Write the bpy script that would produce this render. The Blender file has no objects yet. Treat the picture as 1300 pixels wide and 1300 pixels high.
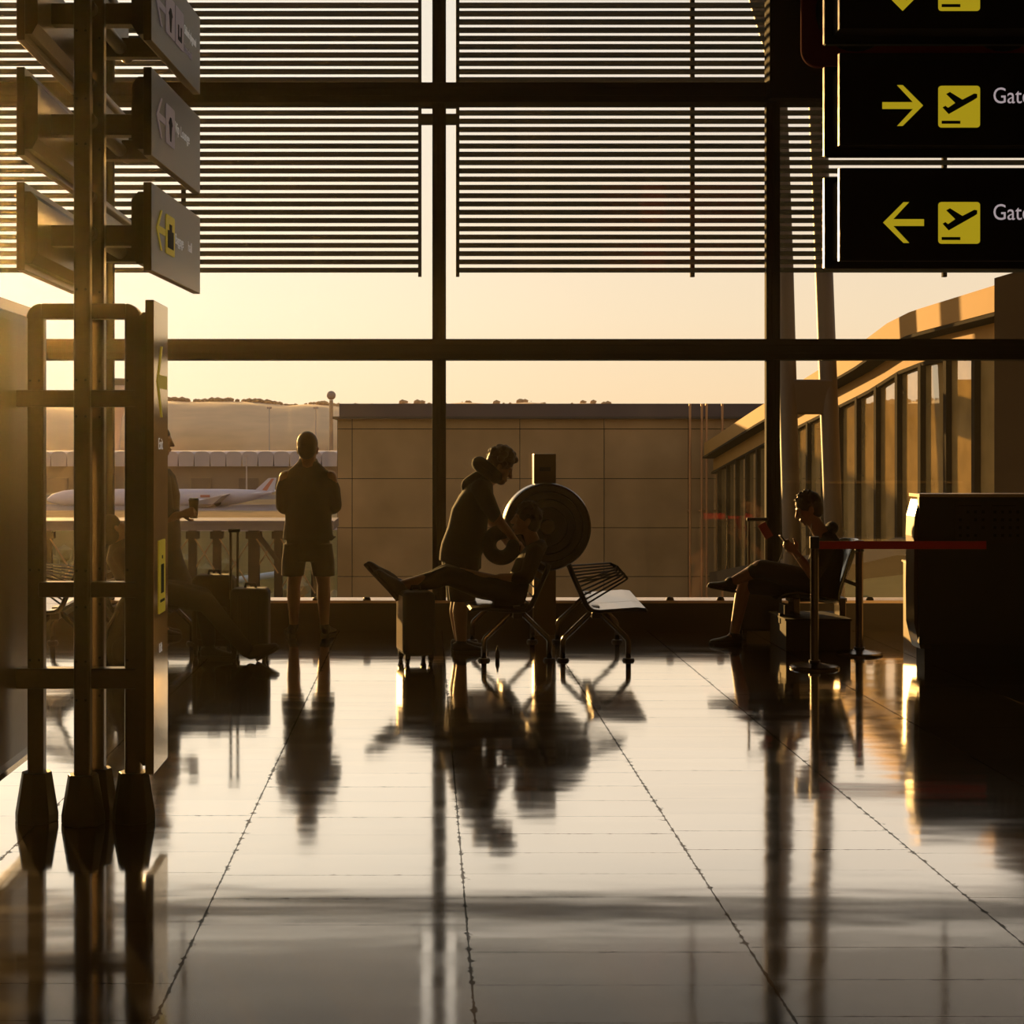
import bpy, bmesh, math, random
from mathutils import Vector, Matrix, Euler
random.seed(7)
V = Vector
H = 1.667          # eye height
F = 2000.0         # focal length in pixels of the 1300 px frame
CX, CY = 541.0, 567.0
sc = bpy.context.scene
col = sc.collection

def W(x, y, d):
    """world point that stands at depth d behind image point (x, y) - used to take measurements off the photograph"""
    return V(((x - CX) * d / F, d, H - (y - CY) * d / F))
def WX(x, d): return (x - CX) * d / F
def WZ(y, d): return H - (y - CY) * d / F

# ------------------------------------------------------------------ materials
MATS = {}
def mat(name, colr, rough=.5, metal=0., var=.15, scale=18., bump=.0, spec=.5, emit=None, emit_s=0., coat=0.):
    if name in MATS: return MATS[name]
    m = bpy.data.materials.new(name); m.use_nodes = True
    nt = m.node_tree; b = nt.nodes['Principled BSDF']
    tc = nt.nodes.new('ShaderNodeTexCoord')
    nz = nt.nodes.new('ShaderNodeTexNoise'); nz.inputs['Scale'].default_value = scale; nz.inputs['Detail'].default_value = 4
    nt.links.new(tc.outputs['Object'], nz.inputs['Vector'])
    mx = nt.nodes.new('ShaderNodeMix'); mx.data_type = 'RGBA'
    c = V(colr)
    mx.inputs['A'].default_value = (*(c * (1 - var)), 1); mx.inputs['B'].default_value = (*(c * (1 + var)), 1)
    nt.links.new(nz.outputs['Fac'], mx.inputs['Factor']); nt.links.new(mx.outputs['Result'], b.inputs['Base Color'])
    b.inputs['Roughness'].default_value = rough; b.inputs['Metallic'].default_value = metal
    b.inputs['Specular IOR Level'].default_value = spec; b.inputs['Coat Weight'].default_value = coat
    if bump:
        bp = nt.nodes.new('ShaderNodeBump'); bp.inputs['Strength'].default_value = bump; bp.inputs['Distance'].default_value = .01
        nt.links.new(nz.outputs['Fac'], bp.inputs['Height']); nt.links.new(bp.outputs['Normal'], b.inputs['Normal'])
    if emit:
        b.inputs['Emission Color'].default_value = (*emit, 1); b.inputs['Emission Strength'].default_value = emit_s
    MATS[name] = m
    return m

def glass_mat(name, tint, dirt_sheen=0., dirt_sheen_col=(.6, .55, .4), refl=1.0):
    m = bpy.data.materials.new(name); m.use_nodes = True
    nt = m.node_tree; nt.nodes.clear()
    out = nt.nodes.new('ShaderNodeOutputMaterial')
    tr = nt.nodes.new('ShaderNodeBsdfTransparent'); tr.inputs['Color'].default_value = (*tint, 1)
    gl = nt.nodes.new('ShaderNodeBsdfGlossy'); gl.inputs['Roughness'].default_value = .01
    fr = nt.nodes.new('ShaderNodeFresnel'); fr.inputs['IOR'].default_value = 1.45
    mul = nt.nodes.new('ShaderNodeMath'); mul.operation = 'MULTIPLY'; mul.use_clamp = True; mul.inputs[1].default_value = refl
    geo = nt.nodes.new('ShaderNodeNewGeometry')
    mx = nt.nodes.new('ShaderNodeMixShader')
    nt.links.new(fr.outputs[0], mul.inputs[0]); nt.links.new(mul.outputs[0], mx.inputs[0])
    last = tr.outputs[0]
    if dirt_sheen:
        df = nt.nodes.new('ShaderNodeBsdfDiffuse'); df.inputs['Color'].default_value = (*dirt_sheen_col, 1)
        tl = nt.nodes.new('ShaderNodeBsdfTranslucent'); tl.inputs['Color'].default_value = (*dirt_sheen_col, 1)
        ad = nt.nodes.new('ShaderNodeMixShader'); ad.inputs[0].default_value = .5
        nt.links.new(df.outputs[0], ad.inputs[1]); nt.links.new(tl.outputs[0], ad.inputs[2])
        tc = nt.nodes.new('ShaderNodeTexCoord'); nz = nt.nodes.new('ShaderNodeTexNoise'); nz.inputs['Scale'].default_value = 1.3
        nz.inputs['Detail'].default_value = 6
        nt.links.new(tc.outputs['Object'], nz.inputs['Vector'])
        mr = nt.nodes.new('ShaderNodeMapRange'); mr.inputs['From Min'].default_value = .3; mr.inputs['From Max'].default_value = .7
        mr.inputs['To Min'].default_value = dirt_sheen * .7; mr.inputs['To Max'].default_value = dirt_sheen * 1.3
        nt.links.new(nz.outputs['Fac'], mr.inputs[0])
        m2 = nt.nodes.new('ShaderNodeMixShader')
        nt.links.new(mr.outputs[0], m2.inputs[0]); nt.links.new(tr.outputs[0], m2.inputs[1]); nt.links.new(ad.outputs[0], m2.inputs[2])
        last = m2.outputs[0]
    nt.links.new(last, mx.inputs[1]); nt.links.new(gl.outputs[0], mx.inputs[2]); nt.links.new(mx.outputs[0], out.inputs[0])
    MATS[name] = m
    return m

# ------------------------------------------------------------------ mesh builder
class MB:
    def __init__(s): s.bm = bmesh.new()
    def box(s, lo, hi, M=None):
        lo, hi = V(lo), V(hi)
        c = (lo + hi) / 2; d = hi - lo
        m = Matrix.Translation(c) @ Matrix.Diagonal((*d, 1))
        if M is not None: m = M @ m
        bmesh.ops.create_cube(s.bm, size=1, matrix=m); return s
    def bar(s, a, b, w, t, up=(0, 0, 1)):
        a, b = V(a), V(b); z = (b - a); L = z.length; z.normalize()
        x = V(up).cross(z)
        if x.length < 1e-4: x = V((1, 0, 0)).cross(z)
        x.normalize(); y = z.cross(x)
        R = Matrix((x, y, z)).transposed().to_4x4()
        bmesh.ops.create_cube(s.bm, size=1, matrix=Matrix.Translation((a + b) / 2) @ R @ Matrix.Diagonal((w, t, L, 1))); return s
    def cyl(s, a, b, r, r2=None, n=20):
        a, b = V(a), V(b); z = b - a; L = z.length
        q = V((0, 0, 1)).rotation_difference(z.normalized()).to_matrix().to_4x4()
        bmesh.ops.create_cone(s.bm, cap_ends=True, segments=n, radius1=r, radius2=r if r2 is None else r2, depth=L,
                              matrix=Matrix.Translation((a + b) / 2) @ q); return s
    def ball(s, c, r, n=2, R=None):
        r = (r, r, r) if isinstance(r, (int, float)) else r
        m = Matrix.Translation(V(c)) @ (R.to_4x4() if R is not None else Matrix.Identity(4)) @ Matrix.Diagonal((*r, 1))
        bmesh.ops.create_icosphere(s.bm, subdivisions=n, radius=1, matrix=m); return s
    def cone(s, a, ra, b, rb):                       # round cone
        s.ball(a, ra); s.ball(b, rb)
        if (V(a) - V(b)).length > 1e-4: s.cyl(a, b, ra, rb, 16)
        return s
    def limb(s, pts, rs):
        for i in range(len(pts) - 1): s.cone(pts[i], rs[i], pts[i + 1], rs[i + 1])
        return s
    def loft(s, rings, n=24):                        # rings: (centre, u, v)
        vs = []
        for c, u, v in rings:
            c, u, v = V(c), V(u), V(v)
            vs.append([s.bm.verts.new(c + u * math.cos(2 * math.pi * k / n) + v * math.sin(2 * math.pi * k / n)) for k in range(n)])
        for a, b in zip(vs, vs[1:]):
            for k in range(n): s.bm.faces.new((a[k], a[(k + 1) % n], b[(k + 1) % n], b[k]))
        s.bm.faces.new(list(reversed(vs[0]))); s.bm.faces.new(vs[-1]); return s
    def prism(s, poly, a, b):                        # poly: list of points (V); extruded from offset a to offset b (vectors)
        A = [s.bm.verts.new(V(p) + V(a)) for p in poly]; B = [s.bm.verts.new(V(p) + V(b)) for p in poly]
        n = len(poly)
        for k in range(n): s.bm.faces.new((A[k], A[(k + 1) % n], B[(k + 1) % n], B[k]))
        s.bm.faces.new(list(reversed(A))); s.bm.faces.new(B); return s
    def tube(s, pts, r, n=10, closed=False):
        pts = [V(p) for p in pts]; rings = []
        N = len(pts)
        for i, p in enumerate(pts):
            a = pts[(i - 1) % N] if closed or i > 0 else p
            b = pts[(i + 1) % N] if closed or i < N - 1 else p
            t = (b - a).normalized()
            if not rings: u = t.orthogonal().normalized()
            else: u = (u - t * u.dot(t)).normalized()
            rings.append((p, u * r, t.cross(u) * r))
        if not closed: return s.loft(rings, n)
        vs = [[s.bm.verts.new(c + u * math.cos(2 * math.pi * k / n) + v * math.sin(2 * math.pi * k / n)) for k in range(n)] for c, u, v in rings]
        for i in range(N):
            a, b = vs[i], vs[(i + 1) % N]
            for k in range(n): s.bm.faces.new((a[k], a[(k + 1) % n], b[(k + 1) % n], b[k]))
        return s
    def build(s, name, m, parent=None, bevel=0., smooth=False, offset=None, voxel=0, sm=3):
        bmesh.ops.recalc_face_normals(s.bm, faces=s.bm.faces)
        if offset is not None: bmesh.ops.translate(s.bm, verts=s.bm.verts, vec=offset)
        me = bpy.data.meshes.new(name); s.bm.to_mesh(me); s.bm.free()
        o = bpy.data.objects.new(name, me); col.objects.link(o)
        if voxel:
            r = o.modifiers.new('r', 'REMESH'); r.mode = 'VOXEL'; r.voxel_size = voxel
            if sm:
                k = o.modifiers.new('s', 'SMOOTH'); k.factor = .5; k.iterations = sm
            dg = bpy.context.evaluated_depsgraph_get()
            me2 = bpy.data.meshes.new_from_object(o.evaluated_get(dg))
            o.modifiers.clear(); o.data = me2; bpy.data.meshes.remove(me); me2.name = name; me = me2; smooth = True
        me.materials.clear(); me.materials.append(m)
        if smooth:
            for p in me.polygons: p.use_smooth = True
        if bevel:
            b = o.modifiers.new('bevel', 'BEVEL'); b.width = bevel; b.segments = 2; b.limit_method = 'ANGLE'; b.angle_limit = math.radians(40)
        if parent is not None: o.parent = parent
        return o

def thing(name, label, cat, loc=(0, 0, 0), rz=0, group=None):
    o = bpy.data.objects.new(name, None); col.objects.link(o); o.empty_display_size = .2
    o.location = loc; o.rotation_euler = (0, 0, rz)
    o['label'] = label; o['category'] = cat
    if group: o['group'] = group
    return o
def tag(o, label, cat, group=None, kind=None):
    o['label'] = label; o['category'] = cat
    if group: o['group'] = group
    if kind: o['kind'] = kind
    return o
def struct(o): o['kind'] = 'structure'; return o
def dup(root, loc, label, rz=None, group=None, mirror=False):
    r = root.copy(); col.objects.link(r); r.location = loc; r['label'] = label
    if rz is not None: r.rotation_euler = (0, 0, rz)
    if group: r['group'] = group
    for ch in list(root.children):
        c = ch.copy(); col.objects.link(c); c.parent = r
        for g in list(ch.children):
            e = g.copy(); col.objects.link(e); e.parent = c
    return r
def text_mesh(txt, size, M, m, name, parent, depth=.002):
    cu = bpy.data.curves.new(name, 'FONT'); cu.body = txt; cu.size = size; cu.extrude = depth / 2; cu.resolution_u = 4
    o = bpy.data.objects.new(name, cu); col.objects.link(o)
    dg = bpy.context.evaluated_depsgraph_get()
    me = bpy.data.meshes.new_from_object(o.evaluated_get(dg)); bpy.data.objects.remove(o); bpy.data.curves.remove(cu)
    me.transform(M); me.materials.clear(); me.materials.append(m)
    ob = bpy.data.objects.new(name, me); col.objects.link(ob); ob.parent = parent
    return ob
def flat_poly(polys, M, m, name, parent, t=.003):
    """flat shapes (list of 2-D outlines) of a small thickness, placed by M (local x right, y up, z towards the viewer)"""
    b = MB()
    for poly in polys:
        b.prism([V((x, y, 0)) for x, y in poly], (0, 0, 0), (0, 0, t))
    b.bm.transform(M)
    return b.build(name, m, parent)
def rrect(x0, y0, x1, y1, r, n=6):
    pts = []
    for cx, cy, a0 in ((x1 - r, y1 - r, 0), (x0 + r, y1 - r, 90), (x0 + r, y0 + r, 180), (x1 - r, y0 + r, 270)):
        for k in range(n + 1):
            a = math.radians(a0 + 90 * k / n); pts.append((cx + r * math.cos(a), cy + r * math.sin(a)))
    return pts

# common materials
BLK = mat('black_metal', (.012, .011, .010), .45, .3, bump=.02)
FRAME = mat('window_frame_paint', (.007, .006, .005), .85, 0, spec=.12)
STEEL = mat('dark_brushed_steel', (.10, .085, .065), .32, .85, scale=40, bump=.03)
BOARD = mat('sign_face_satin', (.11, .086, .055), .30, .75, var=.08, scale=60)
SIGNBLK = mat('sign_black', (.004, .004, .004), .6, 0, spec=.15)
YEL = mat('backlit_yellow', (.62, .50, .03), .5, 0, emit=(.62, .46, .015), emit_s=.55, var=.05)
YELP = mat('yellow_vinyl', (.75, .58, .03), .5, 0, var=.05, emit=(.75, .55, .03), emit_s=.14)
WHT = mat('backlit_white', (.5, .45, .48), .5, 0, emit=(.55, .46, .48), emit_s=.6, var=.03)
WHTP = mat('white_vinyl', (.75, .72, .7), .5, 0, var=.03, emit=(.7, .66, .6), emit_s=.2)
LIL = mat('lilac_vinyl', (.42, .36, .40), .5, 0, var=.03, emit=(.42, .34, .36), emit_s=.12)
CHROME = mat('polished_tube', (.16, .13, .10), .2, 1.)
SHELL = mat('seat_shell', (.05, .055, .04), .25, .1, coat=.5)
PALESEAT = mat('pale_perforated_seat', (.36, .33, .34), .25, .6, scale=8)
SKIN = mat('skin', (.24, .12, .07), .5, 0, var=.08, bump=.02)
BLACKCLOTH = mat('black_cloth', (.012, .011, .012), .9, 0, bump=.1, scale=80)
NAVY = mat('dark_navy_cloth', (.014, .014, .02), .9, 0, bump=.1, scale=80)
BROWNCLOTH = mat('dark_brown_cloth', (.025, .018, .012), .9, 0, bump=.1, scale=80)
HAIRD = mat('dark_hair', (.02, .011, .006), .55, 0, bump=.4, scale=120)
HAIRB = mat('curly_brown_hair', (.07, .03, .012), .5, 0, bump=.5, scale=120)
SHOEM = mat('black_shoe', (.012, .011, .011), .6, 0, bump=.05)
SOLEM = mat('dark_rubber_sole', (.03, .027, .025), .8, 0)
RUB = mat('black_rubber', (.01, .01, .01), .7)
CASE = mat('black_case_fabric', (.014, .013, .013), .7, 0, bump=.15, scale=120)
CASE_LIT = mat('sunlit_case_side', (.42, .33, .24), .35, 0, var=.05)  # pale tone stands for sunlight on the side of the black case

# ------------------------------------------------------------------ the hall
def floor_material():
    m = bpy.data.materials.new('polished_stone_floor'); m.use_nodes = True
    nt = m.node_tree; nt.nodes.clear(); N = nt.nodes.new; L = nt.links.new
    def math_(op, a, b=None, c=None):
        n = N('ShaderNodeMath'); n.operation = op
        for i, v in enumerate((a, b, c)):
            if v is None: continue
            if isinstance(v, (int, float)): n.inputs[i].default_value = v
            else: L(v, n.inputs[i])
        return n.outputs[0]
    out = N('ShaderNodeOutputMaterial'); geo = N('ShaderNodeNewGeometry'); sep = N('ShaderNodeSeparateXYZ'); L(geo.outputs['Position'], sep.inputs[0])
    X, Y = sep.outputs[0], sep.outputs[1]
    wob = N('ShaderNodeTexNoise'); wob.inputs['Scale'].default_value = 26; wob.inputs['Detail'].default_value = 5
    L(geo.outputs['Position'], wob.inputs['Vector'])
    w = math_('MULTIPLY', math_('SUBTRACT', wob.outputs['Fac'], .5), .004)
    u = math_('DIVIDE', math_('SUBTRACT', math_('ADD', X, w), .142 - .93 * 20), .93)
    colid = math_('FLOOR', u)
    fu = math_('SUBTRACT', u, colid)
    du = math_('MULTIPLY', math_('MINIMUM', fu, math_('SUBTRACT', 1, fu)), .93)
    sh = math_('MULTIPLY', math_('FRACT', math_('MULTIPLY', math_('SINE', math_('MULTIPLY', colid, 12.9898)), 43.7)), .10)
    v = math_('DIVIDE', math_('ADD', math_('ADD', Y, sh), 10.0), .318)
    fv = math_('FRACT', v)
    dv = math_('MULTIPLY', math_('MINIMUM', fv, math_('SUBTRACT', 1, fv)), .318)
    # chipped joint width: wider where the noise is high
    ch = N('ShaderNodeTexNoise'); ch.inputs['Scale'].default_value = 16; ch.inputs['Detail'].default_value = 6; ch.inputs['Roughness'].default_value = .75
    L(geo.outputs['Position'], ch.inputs['Vector'])
    wu = math_('ADD', .0016, math_('MULTIPLY', math_('POWER', ch.outputs['Fac'], 9.0), 1.1))
    wv = math_('ADD', .0013, math_('MULTIPLY', math_('POWER', ch.outputs['Fac'], 9.0), .45))
    ju = math_('LESS_THAN', du, wu); jv = math_('LESS_THAN', dv, wv)
    # slab tone
    rnd = N('ShaderNodeTexWhiteNoise'); rnd.noise_dimensions = '2D'; cb = N('ShaderNodeCombineXYZ'); L(colid, cb.inputs[0]); L(math_('FLOOR', v), cb.inputs[1]); L(cb.outputs[0], rnd.inputs['Vector'])
    rowr = N('ShaderNodeTexWhiteNoise'); rowr.noise_dimensions = '2D'; cb2 = N('ShaderNodeCombineXYZ'); L(colid, cb2.inputs[0]); L(math_('ROUND', v), cb2.inputs[1]); L(cb2.outputs[0], rowr.inputs['Vector'])
    joint = math_('MAXIMUM', ju, math_('MULTIPLY', jv, math_('ADD', .12, math_('MULTIPLY', math_('POWER', rowr.outputs['Value'], 2.0), .85))))
    vein = N('ShaderNodeTexNoise'); vein.inputs['Scale'].default_value = 1.6; vein.inputs['Detail'].default_value = 8
    mp = N('ShaderNodeMapping'); mp.inputs['Scale'].default_value = (.5, 3.0, 1); L(geo.outputs['Position'], mp.inputs['Vector']); L(mp.outputs[0], vein.inputs['Vector'])
    tone = math_('ADD', math_('MULTIPLY', vein.outputs['Fac'], .8), math_('MULTIPLY', rnd.outputs['Value'], .25))
    ramp = N('ShaderNodeMix'); ramp.data_type = 'RGBA'; ramp.inputs['A'].default_value = (.035, .028, .022, 1); ramp.inputs['B'].default_value = (.085, .068, .05, 1)
    L(tone, ramp.inputs['Factor'])
    df = N('ShaderNodeBsdfDiffuse'); L(ramp.outputs['Result'], df.inputs['Color'])
    # gentle waviness of the polish, slab by slab
    wav = N('ShaderNodeTexNoise'); wav.inputs['Scale'].default_value = 1.2; wav.inputs['Detail'].default_value = 2
    mp2 = N('ShaderNodeMapping'); mp2.inputs['Scale'].default_value = (.8, 2.2, 1); L(geo.outputs['Position'], mp2.inputs['Vector']); L(mp2.outputs[0], wav.inputs['Vector'])
    bp = N('ShaderNodeBump'); bp.inputs['Strength'].default_value = .20; bp.inputs['Distance'].default_value = .008; L(wav.outputs['Fac'], bp.inputs['Height'])
    gl = N('ShaderNodeBsdfGlossy'); gl.inputs['Color'].default_value = (1.0, .955, .895, 1)
    rr = math_('ADD', .05, math_('MULTIPLY', math_('MULTIPLY', vein.outputs['Fac'], vein.outputs['Fac']), .10))
    L(rr, gl.inputs['Roughness']); L(bp.outputs['Normal'], gl.inputs['Normal'])
    lw = N('ShaderNodeLayerWeight'); lw.inputs['Blend'].default_value = .5
    fr = N('ShaderNodeMapRange'); fr.interpolation_type = 'SMOOTHSTEP'; fr.inputs['From Min'].default_value = .58; fr.inputs['From Max'].default_value = .82; fr.inputs['To Min'].default_value = .30; fr.inputs['To Max'].default_value = 1.0
    L(lw.outputs['Facing'], fr.inputs[0]); fac = fr.outputs[0]
    fac = math_('MULTIPLY', fac, math_('ADD', .90, math_('MULTIPLY', tone, .14)))
    fac = math_('MULTIPLY', fac, math_('SUBTRACT', 1, math_('MULTIPLY', joint, .8)))
    mx = N('ShaderNodeMixShader'); L(fac, mx.inputs[0]); L(df.outputs[0], mx.inputs[1]); L(gl.outputs[0], mx.inputs[2]); L(mx.outputs[0], out.inputs[0])
    return m
XL, XR, YB, YW, ZC = -8.94, 9.2, -5.0, 14.3, 7.4
struct(MB().box((XL, YB, -.2), (XR, YW + .2, 0)).build('floor', floor_material()))
DARKWALL = mat('dark_wall_panel', (.035, .03, .026), .8, 0, scale=3)
struct(MB().box((XL - .2, YB - .2, ZC), (XR + .2, YW + .3, ZC + .2)).build('ceiling', DARKWALL))
struct(MB().box((XL - .2, YB - .2, -.2), (XR + .2, YB, ZC)).build('wall_back', DARKWALL))
struct(MB().box((XL - .2, YB, -.2), (XL, YW + .3, ZC)).build('wall_left', DARKWALL))
struct(MB().box((XR, YB, -.2), (XR + .2, YW + .3, ZC)).build('wall_right', DARKWALL))
ZS = .25
struct(MB().box((XL, YW - .02, 0), (XR, YW + .25, ZS)).build('baseboard_front', mat('dark_plinth', (.03, .022, .015), .5, 0, scale=4)))
struct(MB().box((XL, YW - .05, ZS), (XR, YW + .25, ZS + .025)).build('trim_1', mat('sill_metal', (.55, .45, .36), .35, .6)))
PANE = glass_mat('window_glass', (.99, .99, .985), .003, (.7, .6, .45))
mull = [-8.94, -5.92, -2.90, .118, 3.145, 6.17, 9.2]
T1, T2 = (WZ(457, YW), WZ(431, YW)), (WZ(132, YW), WZ(107, YW))
n = 2
for k, x in enumerate(mull):
    b = MB().box((x - .062, YW - .03, ZS), (x + .062, YW + .06, ZC))
    b.box((x - .020, YW - .045, ZS), (x + .020, YW - .03, ZC))
    struct(b.build('trim_%d' % n, FRAME, bevel=.006)); n += 1
for z0, z1 in (T1, T2):
    b = MB().box((XL, YW - .085, z0), (XR, YW + .14, z1)).box((XL, YW - .1, z0 + .055), (XR, YW - .085, z1 - .055))
    struct(b.build('trim_%d' % n, FRAME, bevel=.006)); n += 1
b = MB().box((WX(976, 14.1), 14.06, T2[0]), (WX(1052, 14.1), 14.2, ZC))
struct(b.build('trim_%d' % n, FRAME)); n += 1
for k in range(6):
    b = MB()
    for z0, z1 in ((ZS + .025, T1[0]), (T1[1], T2[0]), (T2[1], ZC)):
        b.box((mull[k] + .06, YW + .03, z0), (mull[k + 1] - .06, YW + .042, z1))
    struct(b.build('window_%d' % (k + 1), PANE))

# ------------------------------------------------------------------ louvre screens outside the glass
LD = 16.7
SLAT = mat('louvre_slat_paint', (.02, .024, .02), .5, .2)
def louvre(x0, x1, rods, stile, label):
    root = thing('louver_screen', label, 'louver screen', ((x0 + x1) / 2, LD, WZ(345, LD)), 0)
    off = -root.location
    b = MB(); p = .0877; z = WZ(343, LD); k = 0
    while z < 7.6:
        b.box((x0, LD - .028, z - .0235), (x1, LD + .028, z + .0235)); z += p
    b.build('slat_field', SLAT, root, offset=off)
    for r in rods:
        MB().box((r - .022, LD + .03, WZ(351, LD)), (r + .022, LD + .08, 7.7)).build('hanger_rod', FRAME, root, offset=off)
    for s in stile:
        MB().box((s - .018, LD - .04, WZ(351, LD)), (s + .018, LD + .05, 7.7)).build('end_stile', FRAME, root, offset=off)
    for s in stile:
        sg = 1 if s < .1 else -1
        zb = WZ(159, LD)
        b = MB().box((min(s, s + sg * .20), LD - .06, zb), (max(s, s + sg * .20), LD, zb + .11)).box((min(s, s + sg * .15), LD - .05, zb + .17), (max(s, s + sg * .15), LD - .02, zb + .205))
        b.build('wall_bracket', FRAME, root, offset=off)
    return root
louvre(-8.9, WX(534, LD), [WX(232, LD), -5.1, -7.6], [WX(533, LD)], 'outdoor sun louvers of thin dark slats above the standing man, left of the middle mullion')
louvre(WX(580, LD), 9.2, [WX(880, LD), WX(1201, LD), 7.9], [WX(581, LD)], 'outdoor sun louvers of thin dark slats above the round drum and gate signs')

# ------------------------------------------------------------------ outdoors: ground, hills, hangar, jet, tower
GZ = -6.0
def ground_mat():
    m = bpy.data.materials.new('apron_and_grass'); m.use_nodes = True
    nt = m.node_tree; b = nt.nodes['Principled BSDF']; N = nt.nodes.new; L = nt.links.new
    geo = N('ShaderNodeNewGeometry'); sep = N('ShaderNodeSeparateXYZ'); L(geo.outputs['Position'], sep.inputs[0])
    nz = N('ShaderNodeTexNoise'); nz.inputs['Scale'].default_value = .15; nz.inputs['Detail'].default_value = 8; L(geo.outputs['Position'], nz.inputs['Vector'])
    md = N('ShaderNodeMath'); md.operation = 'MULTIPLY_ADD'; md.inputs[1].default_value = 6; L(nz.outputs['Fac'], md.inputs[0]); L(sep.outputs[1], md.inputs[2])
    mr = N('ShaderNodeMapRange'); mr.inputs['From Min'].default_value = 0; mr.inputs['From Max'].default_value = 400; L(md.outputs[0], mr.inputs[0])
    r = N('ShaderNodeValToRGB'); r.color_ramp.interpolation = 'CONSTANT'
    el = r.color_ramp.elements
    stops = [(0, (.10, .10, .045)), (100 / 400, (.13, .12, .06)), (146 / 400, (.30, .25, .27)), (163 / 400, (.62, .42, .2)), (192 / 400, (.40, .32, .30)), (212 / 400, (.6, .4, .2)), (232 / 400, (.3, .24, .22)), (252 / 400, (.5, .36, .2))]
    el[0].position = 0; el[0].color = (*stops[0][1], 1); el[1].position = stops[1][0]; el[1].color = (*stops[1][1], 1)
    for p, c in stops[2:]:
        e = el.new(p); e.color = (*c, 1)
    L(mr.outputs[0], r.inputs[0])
    n2 = N('ShaderNodeTexNoise'); n2.inputs['Scale'].default_value = .6; n2.inputs['Detail'].default_value = 8; L(geo.outputs['Position'], n2.inputs['Vector'])
    mm = N('ShaderNodeMix'); mm.data_type = 'RGBA'; mm.blend_type = 'MULTIPLY'; mm.inputs['Factor'].default_value = .5
    L(r.outputs[0], mm.inputs['A']); L(n2.outputs['Fac'], mm.inputs['B']); L(mm.outputs['Result'], b.inputs['Base Color'])
    b.inputs['Roughness'].default_value = .95; b.inputs['Specular IOR Level'].default_value = 0
    return m
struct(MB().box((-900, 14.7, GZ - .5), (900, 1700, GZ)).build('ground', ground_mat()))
# hills
def hills():
    b = MB(); bm = b.bm; nx = 140
    from mathutils import noise
    rows = []
    for j, (y, hf) in enumerate(((760, 0), (860, .55), (960, .9), (1040, 1.0), (1200, .96), (1300, .6), (1400, 0))):
        row = []
        for i in range(nx + 1):
            x = -900 + 1800 * i / nx
            h = 1.667 + 54 * 1040 / F - GZ + 5.5 * noise.noise(V((x * .011, 3.1, 0))) + 3 * noise.noise(V((x * .04, 7.7, 0)))
            if x > 150: h -= min(1, (x - 150) / 100) * 7 - 26 * math.exp(-((x - 300) / 22) ** 2) - 22 * math.exp(-((x - 350) / 20) ** 2)
            row.append(bm.verts.new((x, y + 12 * noise.noise(V((x * .02, y, 0))), GZ - .2 + h * hf)))
        rows.append(row)
    for a, c in zip(rows, rows[1:]):
        for i in range(nx): bm.faces.new((a[i], a[i + 1], c[i + 1], c[i]))
    bm.faces.new([v for v in rows[0]] + [v for v in reversed(rows[-1])])
    return b.build('distant_hills', mat('hazed_tan_hillside', (.88, .57, .30), .95, 0, var=.16, scale=.05), smooth=True)  # dry tan, lightened so the base colour carries the distance haze
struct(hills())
b = MB()
for k in range(420):
    x = random.uniform(-330, -40) if k < 300 else random.uniform(-40, 600)
    from mathutils import noise as _n
    h = 1.667 + 54 * 1040 / F - GZ + 5.5 * _n.noise(V((x * .011, 3.1, 0))) + 3 * _n.noise(V((x * .04, 7.7, 0)))
    if x > 150: h -= min(1, (x - 150) / 100) * 7 - 26 * math.exp(-((x - 300) / 22) ** 2) - 22 * math.exp(-((x - 350) / 20) ** 2)
    r = random.uniform(.6, 2.0) * (1 if _n.noise(V((x * .03, 0, 9))) > -.1 else .45)
    b.ball((x, 1040 + random.uniform(-8, 8), GZ + h + r * .3), (r * 1.5, r, r), 1)
o = b.build('ridge_scrub', mat('hazed_ridge_leaves', (.58, .37, .18), .95, 0, scale=.4))  # leaf colour lightened for the distance haze, like the hill
tag(o, 'scrubby trees along the ridge of the far hills', 'shrubs', kind='stuff')
# hangar
hd = 262.0
rt = thing('hangar', 'long distant hangar with a scalloped pale roof behind the parked jet', 'building', (-45, hd, GZ))
off = -V(rt.location)
MB().box((-120, hd, GZ), (0, hd + 60, WZ(592, hd))).build('wall', mat('hangar_wall', (.30, .21, .14), .9, 0, scale=.4), rt, offset=off)
b = MB(); p = 20.1 * hd / F; x = -120
while x < 0:
    poly = []
    z0, z1 = WZ(592, hd), WZ(573, hd)
    for k in range(9):
        t = -1 + k / 4
        poly.append(V((x + p / 2 + t * p * .5, hd - 1.5, z1 - (z1 - z0) * .22 * abs(t) ** 4)))
    poly = [V((x + .12, hd - 1.5, z0))] + poly + [V((x + p - .12, hd - 1.5, z0))]
    b.prism(poly, (0, 0, 0), (0, 60, 0)); x += p
b.build('roof', mat('hangar_roof', (.52, .44, .43), .8, 0, scale=.4), rt, offset=off)
b = MB(); x = -118
while x < -3:
    MB().box((x, hd - .6, GZ), (x + 3.2, hd + 1, WZ(607, hd))).build('door', mat('hangar_door', (.20, .135, .09), .9, 0, scale=.4), rt, offset=off); x += 7.9
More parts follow.
